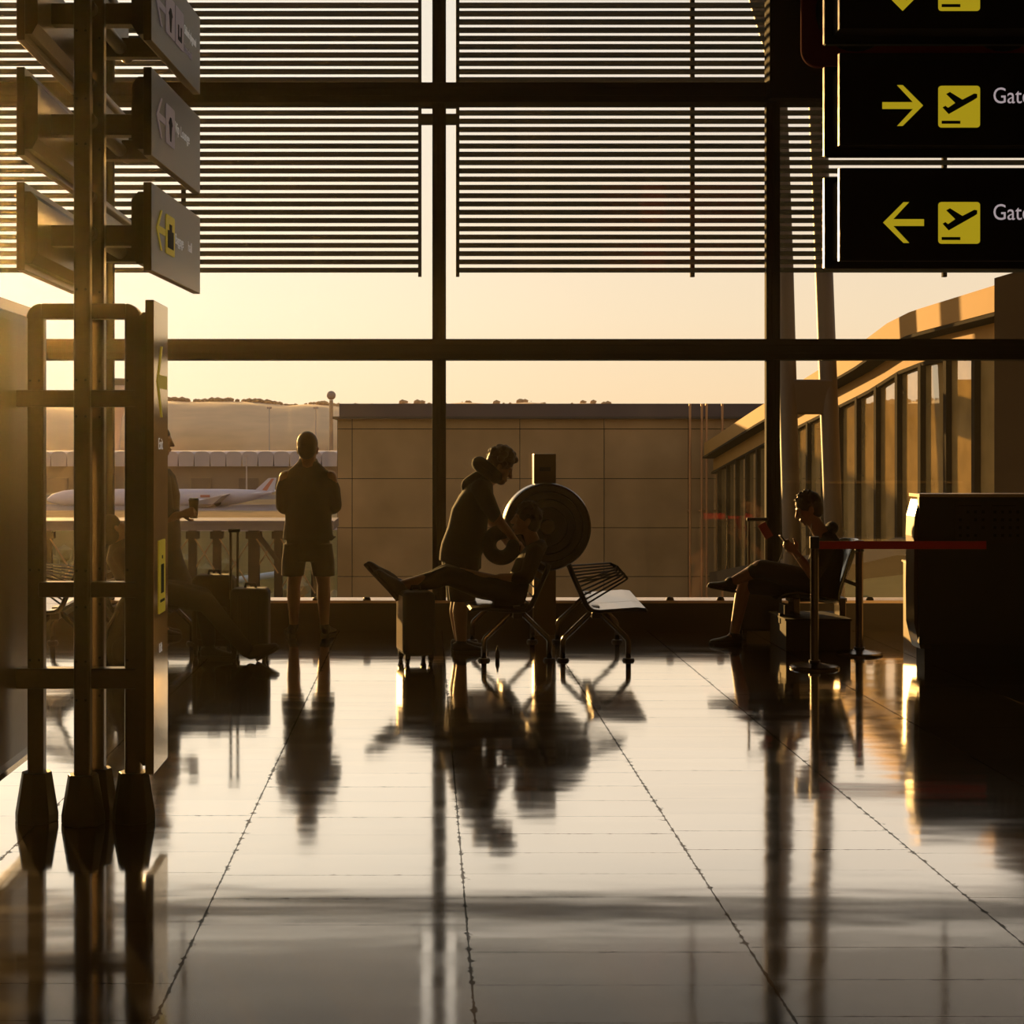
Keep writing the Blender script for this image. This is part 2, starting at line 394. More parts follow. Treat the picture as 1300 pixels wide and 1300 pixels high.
# airliner
jd = 205.0; js = jd / F
JW = mat('airliner_white', (.66, .58, .62), .4, 0, var=.04); JR = mat('airliner_red', (.55, .18, .10), .5)
rt = thing('airliner', 'white airliner with a red striped tail parked in front of the far hangar', 'aeroplane', (WX(230, jd), jd, GZ)); off = -V(rt.location)
def jp(x, y, dy=0): return V((WX(x, jd), jd + dy, WZ(y, jd)))
fr = 12.5 * js
rings = []
for x, cy, r in ((60, 634, .15), (66, 633, .5), (80, 632.5, .85), (100, 632, 1), (270, 632, 1), (300, 630.5, .85), (325, 628, .55), (345, 625, .2)):
    rings.append((jp(x, cy), V((0, 0, fr * r * .9)), V((0, fr * r * .9, 0))))
MB().loft(rings).build('fuselage', JW, rt, smooth=True, offset=off)
MB().prism([jp(322, 624), jp(341, 607), jp(350.5, 606.5), jp(348, 625)], (0, -.25, 0), (0, .25, 0)).build('tail_fin', JW, rt, offset=off)
MB().prism([jp(333, 622), jp(345, 607.5), jp(348.5, 607.5), jp(339, 623)], (0, -.3, 0), (0, .3, 0)).build('tail_stripe', JR, rt, offset=off)
MB().prism([jp(250, 636), jp(292, 626.5), jp(294, 626.5), jp(282, 637)], (0, -9, 0), (0, -1, 0)).build('wing', mat('wing_grey', (.33, .26, .24), .5), rt, offset=off)
MB().prism([jp(325, 625), jp(345, 623), jp(348, 624), jp(338, 626.5)], (0, -5, 0), (0, 5, 0)).build('tailplane', JW, rt, offset=off)
MB().loft([(jp(258, 637.5, -5), V((0, 0, .5)), V((0, .5, 0))), (jp(262, 637.5, -5), V((0, 0, .62)), V((0, .62, 0))), (jp(275, 637, -5), V((0, 0, .4)), V((0, .4, 0)))]).build('engine', JW, rt, smooth=True, offset=off)
MB().box(jp(256, 631, -1.22), jp(268, 628, -1.0)).build('red_marking', JR, rt, offset=off)
for gx in (278, 110):
    zt = WZ(638, jd)
    MB().cyl((WX(gx, jd), jd - 1.5, GZ + .35), (WX(gx, jd), jd - 1.5, zt), .15).cyl((WX(gx, jd), jd - 1.8, GZ + .45), (WX(gx, jd), jd - 1.2, GZ + .45), .45).build('landing_gear', RUB, rt, offset=off)
# radar ball tower and control tower
td = 420.0; TW = mat('tower_concrete', (.42, .30, .20), .9, 0, scale=.3)
rt = thing('radar_tower', 'slim far tower carrying a white ball beside the flat-roofed building', 'tower', (WX(420.5, td), td, GZ)); off = -V(rt.location)
MB().cyl((WX(420.5, td), td, GZ), (WX(420.5, td), td, WZ(508, td)), .62, .5).build('mast', TW, rt, offset=off)
MB().ball(W(420.5, 502, td), 5.8 * td / F, 3).build('ball', mat('radar_ball', (.42, .30, .24), .7), rt, smooth=True, offset=off)
td = 330.0
rt = thing('control_tower', 'pale far control tower with a flared saucer top seen through the sign stand', 'tower', (WX(146, td), td, GZ)); off = -V(rt.location)
prof = [(650, 6), (600, 6), (560, 6.5), (530, 9), (510, 17), (502, 24), (490, 25)]
MB().loft([(W(146, y, td), V((r * td / F, 0, 0)), V((0, r * td / F, 0))) for y, r in prof]).build('shaft', mat('tower_pale', (.58, .44, .36), .8, 0, scale=.3), rt, smooth=True, offset=off)
MB().loft([(W(146, y, td), V((r * td / F, 0, 0)), V((0, r * td / F, 0))) for y, r in ((490, 18), (483, 21), (481, 20))]).build('cab', mat('tower_cab', (.2, .16, .1), .4), rt, offset=off)
# lamp masts
for x, yt, yb, d, lab in ((313, 579, 627, 240, 'tall pale mast standing over the fuselage of the parked jet'), (342, 518, 573, 400, 'thin mast on the hillside above the tail of the jet'), (401, 518, 610, 380, 'thin mast on the hillside just behind the standing man')):
    rt = thing('light_mast', lab, 'mast', (WX(x, d), d, GZ)); off = -V(rt.location)
    MB().cyl((WX(x, d), d, GZ), W(x, yt, d), .14, .1, 8).build('pole', mat('mast_grey', (.5, .4, .36), .6), rt, offset=off)
    MB().box(W(x - 3, yt + 1, d) - V((0, .3, 0)), W(x + 3, yt - 1.5, d) + V((0, .3, 0))).build('lamp_head', mat('mast_grey', (.5, .4, .36)), rt, offset=off)

# steel walkway (beam, posts and wire braces) outside the window
wd = 40.0
WM = mat('walkway_beam', (.22, .17, .16), .6, .2, scale=2); WP = mat('walkway_post', (.02, .015, .011), .95, 0, scale=2, spec=.05)
rt = thing('steel_walkway', 'steel walkway with braced posts running below the jet, behind the suitcases', 'walkway', (WX(230, wd), wd, GZ)); off = -V(rt.location)
MB().box((-16, wd - .2, WZ(673, wd)), (WX(424, wd), wd + 2.2, WZ(662, wd))).box((-16, wd - .26, WZ(664, wd)), (WX(424, wd), wd - .2, WZ(660.5, wd))).build('deck_beam', WM, rt, offset=off)
px = [60, 118, 175, 244, 275, 322, 353, 400]
for i, x in enumerate(px):
    w = .10 if i not in (5,) else .14
    MB().box((WX(x, wd) - w, wd, GZ), (WX(x, wd) + w, wd + .2, WZ(673, wd))).box((WX(x, wd) - w - .06, wd - .03, WZ(684, wd)), (WX(x, wd) + w + .06, wd + .23, WZ(675, wd))).build('post', WP, rt, offset=off)
for i in range(len(px) - 1):
    a, c = px[i], px[i + 1]
    h = min(90, (c - a) * 1.6)
    MB().cyl(W(a, 678, wd), W(c, 678 + h, wd), .022, n=6).cyl(W(c, 678, wd + .06), W(a, 678 + h, wd + .06), .022, n=6).build('cross_brace', mat('brace_wire', (.35, .22, .10), .5, .4), rt, offset=off)
MB().bar(W(330, 682, wd - .1), W(353, 712, wd - .1), .12, .12).build('knee_brace', WP, rt, offset=off)
tag(MB().cyl(W(296, 737, 62), W(352, 729, 62), .13).cyl(W(352, 729, 62), (WX(352, 62), 62, GZ), .1).cyl(W(296, 737, 62), (WX(296, 62), 62, GZ), .1).build('pale_pipe', mat('pale_blue_pipe', (.5, .58, .62), .4)), 'pale blue pipe crossing behind the walkway posts', 'pipe')
# bushes below the walkway
LEAF = mat('dusty_bush_leaves', (.19, .17, .075), .9, 0, var=.4, scale=3)
for k, (x, y, d, r, lab) in enumerate(((90, 700, 70, 1.7, 'dusty green bush seen low through the left of the sign stand'), (258, 715, 75, 1.9, 'dusty green bush beyond the first walkway post beside the board'), (300, 745, 68, 1.1, 'dusty green bush beyond the pale blue pipe and the suitcase handle'), (392, 740, 66, 1.3, 'dusty green bush seen between the legs of the standing man'))):
    c = W(x, y, d); b = MB()
    for q in range(70):
        a = random.uniform(0, 6.28); rr = r * math.sqrt(random.random()); hz = random.uniform(0, 1)
        b.ball((c.x + rr * math.cos(a) * 1.3, c.y + rr * math.sin(a), GZ + .2 + hz * (c.z - GZ) * (1 - .5 * (rr / r) ** 2)), random.uniform(.25, .5), 1)
    rt = thing('bush', lab, 'bush', (c.x, c.y, GZ)); b.build('foliage', LEAF, rt, offset=-V(rt.location))
    MB().cyl((0, 0, 0), (0, 0, .6), .12).build('stem', WP, rt)

# flat-roofed clad building
fd = 45.0; fs = fd / F
CL = bpy.data.materials.new('facade_cladding'); CL.use_nodes = True
nt = CL.node_tree; b_ = nt.nodes['Principled BSDF']
tc = nt.nodes.new('ShaderNodeTexCoord'); nz = nt.nodes.new('ShaderNodeTexNoise'); nz.inputs['Scale'].default_value = .7; nz.inputs['Detail'].default_value = 5
nt.links.new(tc.outputs['Object'], nz.inputs['Vector'])
rp = nt.nodes.new('ShaderNodeValToRGB'); rp.color_ramp.elements[0].color = (.32, .21, .10, 1); rp.color_ramp.elements[1].color = (.48, .32, .16, 1)
rp.color_ramp.elements[0].position = .3; rp.color_ramp.elements[1].position = .7
nt.links.new(nz.outputs['Fac'], rp.inputs[0]); nt.links.new(rp.outputs[0], b_.inputs['Base Color']); b_.inputs['Roughness'].default_value = .35; b_.inputs['Metallic'].default_value = .35
rt = thing('clad_building', 'flat-roofed brown panel-clad building filling the middle window', 'building', (4, fd, GZ)); off = -V(rt.location)
xl, xr = WX(428, fd), WX(1010, fd)
ys = [530, 544.6, 607.7, 670, 732, 795, 860]
xs = [428, 447, 553, 660, 767, 874, 1010]
b = MB()
zb = [WZ(y, fd) for y in ys]
zb[-1] = GZ
for i in range(len(xs) - 1):
    for j in range(len(ys) - 1):
        g = .012
        b.box((WX(xs[i], fd) + g, fd, zb[j + 1] + g), (WX(xs[i + 1], fd) - g, fd + .08, zb[j] - g))
b.build('cladding', CL, rt, offset=off)
MB().box((xl, fd + .06, GZ), (xr, fd + 14, WZ(530, fd))).build('core', mat('facade_core', (.02, .016, .012), .9), rt, offset=off)
MB().box((WX(430, fd), fd + .3, WZ(530, fd)), (xr + .6, fd + 14, WZ(512, fd))).build('parapet', mat('parapet_metal', (.09, .065, .07), .6, .1, scale=1), rt, offset=off)
MB().box((WX(423, fd), fd - .35, WZ(532, fd)), (xr + .6, fd + 14, WZ(529, fd))).build('eave', mat('eave_dark', (.03, .022, .02), .6), rt, offset=off)
PIPE = mat('copper_pipe', (.48, .25, .12), .35, .7)
for x in (876, 891, 897, 917):
    MB().cyl((WX(x, fd - .4), fd - .4, GZ), (WX(x, fd - .4), fd - .4, WZ(513, fd)), .035, n=10).cyl((WX(x, fd - .4), fd - .4, WZ(648, fd)), (WX(x, fd - .4), fd, WZ(648, fd)), .03, n=8).build('downpipe', PIPE, rt, offset=off)

# glazed passenger bridge on the right
BX = 8.0
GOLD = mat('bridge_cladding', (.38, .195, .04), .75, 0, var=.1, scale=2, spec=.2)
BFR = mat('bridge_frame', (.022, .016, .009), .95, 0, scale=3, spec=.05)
BGL = glass_mat('bridge_glass', (.95, .92, .80), .75, (.95, .66, .25), 2.2)  # strong gold diffuse share paints the golden reflection into the glazing
BDK = mat('bridge_dark', (.03, .022, .014), .6)
rt = thing('passenger_bridge', 'glazed passenger boarding bridge with a sunlit roof edge on the right', 'boarding bridge', (BX + 1.6, 30, GZ)); off = -V(rt.location)
def bz(d):     # roof top height along the bridge
    pts = [(18, 4.02), (21.1, 3.87), (25.2, 3.83), (26.5, 3.74), (28.4, 3.47), (36.9, 2.57), (44, 1.75)]
    for (a, za), (c, zc) in zip(pts, pts[1:]):
        if d <= c: return za + (zc - za) * (d - a) / (c - a)
    return pts[-1][1]
ds = [21.1 + .6 * k for k in range(39)]
def strip(top, bot, x0, x1):
    b = MB()
    rows = [[b.bm.verts.new((x, d, bz(d) + z)) for x, z in ((x0, top), (x1, top), (x1, bot), (x0, bot))] for d in ds]
    for a, c in zip(rows, rows[1:]):
        for k in range(4): b.bm.faces.new((a[k], a[(k + 1) % 4], c[(k + 1) % 4], c[k]))
    b.bm.faces.new(rows[0]); b.bm.faces.new(list(reversed(rows[-1])))
    return b
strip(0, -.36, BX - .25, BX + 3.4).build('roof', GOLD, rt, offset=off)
strip(-.38, -.43, BX - .30, BX + 3.45).build('gutter', BFR, rt, offset=off)
strip(-.45, -.78, BX, BX + .1).build('frieze', GOLD, rt, offset=off)
strip(-.80, -.86, BX - .06, BX + .12).build('head_rail', BFR, rt, offset=off)
strip(-3.6, -3.9, BX - .1, BX + 3.2).build('bridge_deck', BDK, rt, offset=off)
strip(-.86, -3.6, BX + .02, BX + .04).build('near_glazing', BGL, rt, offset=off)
strip(-.86, -3.6, BX + 3.0, BX + 3.02).build('far_glazing', glass_mat('far_glass', (.95, .93, .85), .08, (.5, .4, .2)), rt, offset=off)
d = 21.6; k = 0
while d < 44:
    w = .07
    MB().box((BX - .07, d - w, bz(d) - 3.6), (BX + .10, d + w, bz(d) - .82)).build('mullion', BFR, rt, offset=off)
    if k % 2 == 0: MB().box((BX + 2.95, d - .05, bz(d) - 3.6), (BX + 3.05, d + .05, bz(d) - .4)).build('far_mullion', BFR, rt, offset=off)
    d += 1.25; k += 1
for d in (26.5, 40): MB().box((BX + 1.2, d - .4, GZ), (BX + 2.0, d + .4, bz(d) - 3.8)).build('support_leg', BDK, rt, offset=off)
MB().box((BX - .3, 18.4, GZ), (BX + 3.6, 21.35, 3.95)).build('rotunda', mat('rotunda_dark', (.012, .009, .007), 1.0, 0, spec=0.), rt, offset=off)
# leaning twin columns
CP = mat('column_yellow_paint', (.07, .037, .008), .55, .0, var=.12, scale=3)
def twin(left, right, r, cross, label):
    rt = thing('twin_column', label, 'column', (6.6, 27.3, GZ)); off = -V(rt.location)
    for X, pts in (left, right):
        P = [W(x, y, X * F / (x - CX) if y > 100 else 28.2) for x, y in pts]
        k = (P[-1] - P[-2]) / (P[-2].z - P[-1].z); end = P[-1] + k * (P[-1].z - GZ)
        MB().tube(P + [V((end.x, end.y, GZ))], r, 24).build('shaft', CP, rt, smooth=True, offset=off)
    (x0, y0, x1, y1) = cross
    MB().box(W(x0, y1, 27.3) - V((0, r * .7, 0)), W(x1, y0, 27.3) + V((0, r * .7, 0))).build('tie_plate', CP, rt, bevel=.03, offset=off)
twin((6.27, [(900, -330), (935, -120), (962, 0), (980, 60), (988, 120), (996, 343), (1004, 640)]), (6.98, [(1031, -40), (1038, 140), (1046, 343), (1057, 640)]), .155, (1000, 482, 1056, 526), 'pair of leaning golden tubular columns tied by a plate, outside the glass before the bridge')

# ------------------------------------------------------------------ sign stand on the left
SX, SY = -1.505, 7.03
RX90 = Matrix.Rotation(math.pi / 2, 4, 'X')
def face_right(x, y, z):      # local x -> +Y (away), local y -> up, facing +X
    M = Matrix(((0, 0, 1, x), (1, 0, 0, y), (0, 1, 0, z), (0, 0, 0, 1)))
    return M
def face_cam(x, y, z):        # local x -> +X, local y -> up, facing the camera (-Y)
    return Matrix(((1, 0, 0, x), (0, 0, -1, y), (0, 1, 0, z), (0, 0, 0, 1)))
ARROW_L = [[(0, .09), (.09, .18), (.115, .18), (.045, .105), (.18, .105), (.18, .075), (.045, .075), (.115, 0), (.09, 0)]]
def arrow_r(): return [[(.18 - x, y) for x, y in reversed(ARROW_L[0])]]
rt = thing('sign_stand', 'tall tubular airport sign stand with dark boards on both sides, standing in the left foreground', 'sign stand', (SX, SY, 0))
off = -V(rt.location)
ST = STEEL
for nm, x, y, ztop in (('mast', -1.52, 6.98, 4.6), ('mast', -1.485, 7.11, 4.6), ('post', -1.737, 7.03, 2.27), ('post', -1.305, 7.03, 2.27)):
    w = .036
    p = MB().box((x - w, y - w, .1), (x + w, y + w, ztop)).build(nm, ST, rt, bevel=.012, offset=off)
    b = MB()
    b.loft([((x, y, z), V((a, 0, 0)), V((0, a, 0))) for z, a in ((0, .081 * 1.2), (.035, .081 * 1.2), (.218, .056 * 1.2))], 8)
    f = b.build('foot', BLK, p, bevel=.004, offset=off)
    b = MB()
    for z in (2.36, 1.96, 1.80, 1.12, .96, .72, .55, 3.0, 3.2, 3.5) if nm == 'mast' else (1.96, 1.12, .72):
        for s in (-1, 1): b.cyl((x + s * .02, y - w - .006, z), (x + s * .02, y - w + .01, z), .006, n=8)
    b.build('bolt_heads', BLK, p, offset=off)
# arched top of the lower frame
poly = rrect(-1.775, 2.10, -1.268, 2.303, .06)
b = MB(); inner = rrect(-1.70, 2.0, -1.342, 2.235, .02)
outer = [(-1.775, 2.2)] + [p for p in rrect(-1.775, 2.10, -1.268, 2.303, .065)[0:14]][::-1] + [(-1.268, 2.2)]
b.box((-1.71, SY - .037, 2.235), (-1.335, SY + .037, 2.303))
for sx, xe in ((-1, -1.71), (1, -1.335)):
    pts = [V((xe, 0, 2.235)), V((xe, 0, 2.303))]
    for k in range(1, 9):
        a = math.radians(90 - 90 * k / 8); pts.append(V((xe + sx * .066 * math.cos(a), 0, 2.237 + .066 * math.sin(a))))
    b.prism(pts, (0, SY - .037, 0), (0, SY + .037, 0))
b.build('top_rail', ST, rt, bevel=.006, offset=off)
for z0, z1, x0, x1 in ((1.843, 1.918, -1.86, -1.268), (.998, 1.066, -1.72, -1.25), (.592, .683, -1.86, -1.25)):
    MB().box((x0, SY - .05, z0), (x1, SY + .03, z1)).build('cross_rail', ST, rt, bevel=.008, offset=off)
# upper sign boards
LV = [3.443, 2.940, 2.437]
for li, z0 in enumerate(LV):
    z1 = z0 + .386
    # depth rails: two tubes joined by a web
    MB().box((-1.515, 7.0, z0 + .17), (-1.495, 7.92, z0 + .36)).cyl((-1.505, 7.0, z0 + .185), (-1.505, 7.93, z0 + .185), .033).cyl((-1.505, 7.0, z0 + .350), (-1.505, 7.93, z0 + .350), .028).build('depth_rail', ST, rt, bevel=.004, offset=off)
    for y in (7.18, 7.78):
        MB().box((-1.72, y - .04, z0 + .14), (-1.27, y + .04, z0 + .235)).build('cross_arm', ST, rt, bevel=.006, offset=off)
    for side in (1, -1):
        xo = -1.2 if side == 1 else -1.79
        xi = xo - side * .036; xb = xi - side * .055
        bd = MB().box((min(xo, xi), 6.88, z0), (max(xo, xi), 7.95, z1)).build('sign_board', BOARD, rt, bevel=.003, offset=off)
        prof = [V((xi, 0, z0 + .03)), V((xi, 0, z1 - .04)), V((xi - side * .025, 0, z1 - .04)), V((xb, 0, z1 - .075)), V((xb, 0, z0 + .075)), V((xi - side * .03, 0, z0 + .03))]
        MB().prism(prof, (0, 6.89, 0), (0, 7.94, 0)).build('backing', ST, bd, offset=off)
        if side == 1:
            M = lambda y, z: Matrix.Translation(off) @ face_right(xo + .0005, y, z)
            c = YELP if li == 2 else LIL
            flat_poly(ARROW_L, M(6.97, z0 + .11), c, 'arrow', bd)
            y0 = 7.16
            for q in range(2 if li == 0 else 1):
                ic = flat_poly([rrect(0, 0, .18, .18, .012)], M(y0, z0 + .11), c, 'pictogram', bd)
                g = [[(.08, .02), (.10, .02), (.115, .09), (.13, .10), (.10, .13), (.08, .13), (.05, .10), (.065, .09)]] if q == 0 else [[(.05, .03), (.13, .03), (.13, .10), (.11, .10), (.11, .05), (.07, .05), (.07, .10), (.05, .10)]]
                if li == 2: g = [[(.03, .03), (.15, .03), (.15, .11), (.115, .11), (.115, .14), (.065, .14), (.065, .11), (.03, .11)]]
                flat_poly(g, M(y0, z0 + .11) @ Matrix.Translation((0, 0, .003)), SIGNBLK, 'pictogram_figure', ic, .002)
                y0 += .20
            p_ = V((xo, 6.88, 0)) + off; bd.matrix_local = Matrix.Translation(p_) @ Matrix.Rotation(math.radians(-3.2), 4, 'Z') @ Matrix.Translation(-p_)
            if li == 0:
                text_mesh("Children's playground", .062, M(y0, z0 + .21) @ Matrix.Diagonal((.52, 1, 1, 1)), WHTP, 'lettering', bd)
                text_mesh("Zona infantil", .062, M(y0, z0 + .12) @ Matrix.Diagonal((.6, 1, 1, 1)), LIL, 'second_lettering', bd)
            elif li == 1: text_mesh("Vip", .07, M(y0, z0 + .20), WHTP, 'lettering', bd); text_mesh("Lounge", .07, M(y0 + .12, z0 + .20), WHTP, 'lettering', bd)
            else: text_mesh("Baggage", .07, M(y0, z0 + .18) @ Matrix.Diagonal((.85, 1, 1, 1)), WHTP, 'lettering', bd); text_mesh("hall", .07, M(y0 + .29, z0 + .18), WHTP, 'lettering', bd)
# tall lower boards
for side in (1, -1):
    xo = -1.2 if side == 1 else -1.875
    xi = xo - side * .038; xb = xi - side * (.045 if side == 1 else .02)
    ya, yb = (6.94, 7.32) if side == 1 else (6.55, 7.32)
    bd = MB().box((min(xo, xi), ya, .222), (max(xo, xi), yb, 2.314)).build('tall_board', mat('tall_board_gloss', (.70, .54, .30), .13, .9, var=.06, scale=60), rt, bevel=.003, offset=off)
    MB().prism([V((xi, 0, .26)), V((xi, 0, 2.26)), V((xi - side * .012, 0, 2.26)), V((xb, 0, 2.22)), V((xb, 0, .30)), V((xi - side * .012, 0, .26))], (0, ya + .01, 0), (0, yb - .01, 0)).build('backing', ST, bd, offset=off)
    MB().box((min(xi, -1.3 * (side == 1) + -1.74 * (side == -1)), 7.0, 1.85), (max(xi, -1.3 * (side == 1) + -1.74 * (side == -1)), 7.06, 1.91)).build('board_bracket', ST, bd, offset=off)
    if side == 1:
        M = lambda y, z: Matrix.Translation(off) @ face_right(xo + .0005, y, z)
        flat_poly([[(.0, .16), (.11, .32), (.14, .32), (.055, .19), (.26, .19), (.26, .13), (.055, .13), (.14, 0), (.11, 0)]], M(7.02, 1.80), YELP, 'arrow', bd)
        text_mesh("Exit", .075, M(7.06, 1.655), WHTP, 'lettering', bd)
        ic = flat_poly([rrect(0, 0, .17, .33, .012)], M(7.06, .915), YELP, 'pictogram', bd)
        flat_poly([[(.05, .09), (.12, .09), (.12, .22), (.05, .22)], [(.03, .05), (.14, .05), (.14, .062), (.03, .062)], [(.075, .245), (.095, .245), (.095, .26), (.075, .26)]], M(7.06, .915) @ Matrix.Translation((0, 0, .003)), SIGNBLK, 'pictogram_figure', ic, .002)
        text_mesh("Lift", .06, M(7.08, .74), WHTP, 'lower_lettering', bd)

# ------------------------------------------------------------------ gate signs on the right
gd = 6.95
gp = lambda x, y, d=gd: W(x, y, d)
GX0, GX1 = WX(1067, gd), 4.35
rt = thing('gate_sign_stand', 'black gate sign stand with yellow arrows, takeoff symbols and the word Gates at upper right', 'sign stand', (3.0, gd + .15, 0))
off = -V(rt.location)
for x in (2.93, 3.05): MB().box((x - .036, gd + .11, 0), (x + .036, gd + .18, 4.4)).build('mast', BLK, rt, bevel=.01, offset=off)
EDGE = mat('sunlit_sign_edge', (.5, .42, .32), .3, .9)  # bright strips paint the thin sunlit line on the left sign edges
def plane_icon(ic, M):
    body = [(.026, .064), (.038, .058), (.052, .072), (.156, .130), (.165, .140), (.165, .148), (.158, .154), (.146, .152), (.113, .134), (.048, .162), (.035, .155), (.080, .115), (.048, .097), (.030, .105), (.018, .098), (.048, .068)]
    fus = [(.046, .061), (.163, .127), (.170, .137), (.166, .149), (.154, .151), (.036, .084), (.027, .089), (.018, .084), (.043, .060)]
    wing = [(.112, .127), (.046, .161), (.034, .153), (.078, .113), (.070, .103)]
    flat_poly([[(x, y) for x, y in [(.018, .088), (.045, .0585), (.157, .122), (.170, .131), (.170, .147), (.157, .149), (.105, .122), (.050, .156), (.034, .147), (.074, .108), (.042, .086), (.030, .095)]], [(.014, .016), (.096, .016), (.096, .029), (.014, .029)]],
              M @ Matrix.Translation((0, 0, .004)), SIGNBLK, 'takeoff_plane', ic, .002)
for li, (yt, yb, kind) in enumerate(((-81, 36, 'down'), (67, 184, 'right'), (213, 331, 'left'))):
    z1, z0 = WZ(yt, gd), WZ(yb, gd)
    bd = MB().box((GX0, gd, z0), (GX1, gd + .035, z1)).build('sign_board', SIGNBLK, rt, bevel=.003, offset=off)
    MB().box((GX0 + .03, gd + .035, z0 + .03), (GX1 - .03, gd + .255, z1 - .03)).build('sign_body', SIGNBLK, bd, offset=off)
    MB().box((GX0 - .001, gd + .255, z0 - .005), (GX1, gd + .29, z1)).build('rear_board', SIGNBLK, bd, bevel=.003, offset=off)
    MB().box((GX0 - .004, gd + .004, z0), (GX0 + .001, gd + .03, z1)).build('front_edge_glint', EDGE, bd, offset=off)
    MB().box((GX0 - .006, gd + .26, z0), (GX0, gd + .288, z1)).build('rear_edge_glint', EDGE, bd, offset=off)
    M = lambda x, y: Matrix.Translation(off) @ face_cam(WX(x, gd), gd - .0005, WZ(y, gd))
    if kind == 'right': flat_poly(arrow_r(), M(1120, 160), YEL, 'arrow', bd)
    elif kind == 'left': flat_poly(ARROW_L, M(1121, 308.5), YEL, 'arrow', bd)
    else: flat_poly([[(y, x) for x, y in reversed(ARROW_L[0])]], M(1120, 14), YEL, 'arrow', bd)
    yi = {'down': 14, 'right': 162, 'left': 309.5}[kind]
    ic = flat_poly([rrect(0, 0, .184, .184, .014)], M(1191, yi), YEL, 'pictogram', bd)
    plane_icon(ic, M(1191, yi))
    t = text_mesh("Gates", .1, M(1260, {'down': -17, 'right': 131, 'left': 279}[kind]) @ Matrix.Diagonal((.86, 1, 1, 1)), WHT, 'lettering', bd)
# dark red panel behind the gate signs
REDP = mat('dark_red_panel', (.14, .012, .008), .9, 0, scale=4, spec=.05)
rt = thing('red_hanging_panel', 'dark red rounded panel hanging behind the top gate sign', 'hanging panel', (2.9, 9.0, WZ(81, 9)))
off = -V(rt.location)
b = MB(); b.prism([V((x, 0, z)) for x, z in rrect(WX(1022, 9), WZ(81, 9), 4.1, WZ(81, 9) + 1.1, .1)], (0, 9.08, 0), (0, 9.12, 0))
pn = b.build('panel', REDP, rt, bevel=.01, offset=off)
for x in (1091, 1280): MB().cyl((WX(x, 9), 9.06, WZ(10, 9)), (WX(x, 9), 9.08, WZ(10, 9)), .23, n=32).build('round_opening', SIGNBLK, pn, offset=off)
for x in (2.6, 3.7): MB().cyl((x, 9.07, WZ(81, 9) + 1.0), (x, 9.07, ZC), .015).build('hanging_rod', BLK, rt, offset=off)

# ------------------------------------------------------------------ belt barrier posts and desk
BELT = mat('red_belt', (.55, .012, .010), .7, 0, scale=30, emit=None)
def stanchion(x, d, h, label):
    X = WX(x, d)
    rt = thing('barrier_post', label, 'barrier post', (X, d, 0), 0, 'belt barrier posts')
    MB().loft([((0, 0, z), V((r, 0, 0)), V((0, r, 0))) for z, r in ((0, .185), (.012, .185), (.022, .17), (.034, .09), (.045, .04))], 40).build('base', CHROME, rt, smooth=False, bevel=.002)
    MB().cyl((0, 0, .03), (0, 0, h - .05), .030, n=28).build('pole', CHROME, rt, smooth=False)
    MB().cyl((0, 0, .03), (0, 0, .06), .042, n=28).build('collar', BLK, rt)
    MB().cyl((0, 0, h - .09), (0, 0, h), .036, n=28).build('belt_head', BLK, rt, bevel=.004)
    return rt
stanchion(1034, 11.86, .99, 'polished belt barrier post the red belt starts from, in front of the seated man')
stanchion(1091, 12.63, .915, 'darker belt barrier post behind the seat, between the seated man and the desk')
tag(MB().box((WX(1039, 11.86), 11.858, WZ(697, 11.86)), (WX(1252, 11.86), 11.862, WZ(687, 11.86))).build('barrier_belt', BELT), 'red retractable belt stretched from the polished barrier post across the black desk', 'belt')
kd = 12.0
rt = thing('gate_desk', 'black boarding gate desk behind the red belt at the right edge', 'desk', (4.6, kd + .4, 0)); off = -V(rt.location)
kx0 = WX(1167, kd); kx1 = 5.6
KB = mat('desk_black_front', (.008, .007, .006), .55, 0)
MB().box((kx0, kd, .16), (kx1, kd + .05, WZ(631, kd))).build('front_panel', KB, rt, bevel=.004, offset=off)
MB().box((kx0 + .05, kd + .03, 0), (kx1, kd + .23, .2)).build('plinth', KB, rt, offset=off)
MB().box((kx0 - .005, kd - .02, WZ(631, kd)), (kx1, kd + .24, WZ(629, kd) + .012)).build('top', mat('desk_top_edge', (.35, .25, .14), .3, .4), rt, offset=off)
prof = []
for y, x in ((634, 1163), (655, 1157.5), (680, 1156.5), (700, 1157), (745, 1156.5), (790, 1157), (808, 1161), (822, 1165)):
    prof.append((WX(x, kd + .1), WZ(y, kd + .1)))
pts = [V((x, 0, z)) for x, z in prof] + [V((kx0 + .1, 0, prof[-1][1])), V((kx0 + .1, 0, prof[0][1]))]
MB().prism(pts, (0, kd + .03, 0), (0, kd + .235, 0)).build('side_panel', mat('desk_side_gloss', (.05, .036, .016), .36, .4, scale=3), rt, smooth=False, offset=off)
MB().box((kx0 - .03, kd + .05, WZ(739, kd)), (kx0 + .02, kd + .22, WZ(733, kd))).build('side_trim', CHROME, rt, offset=off)
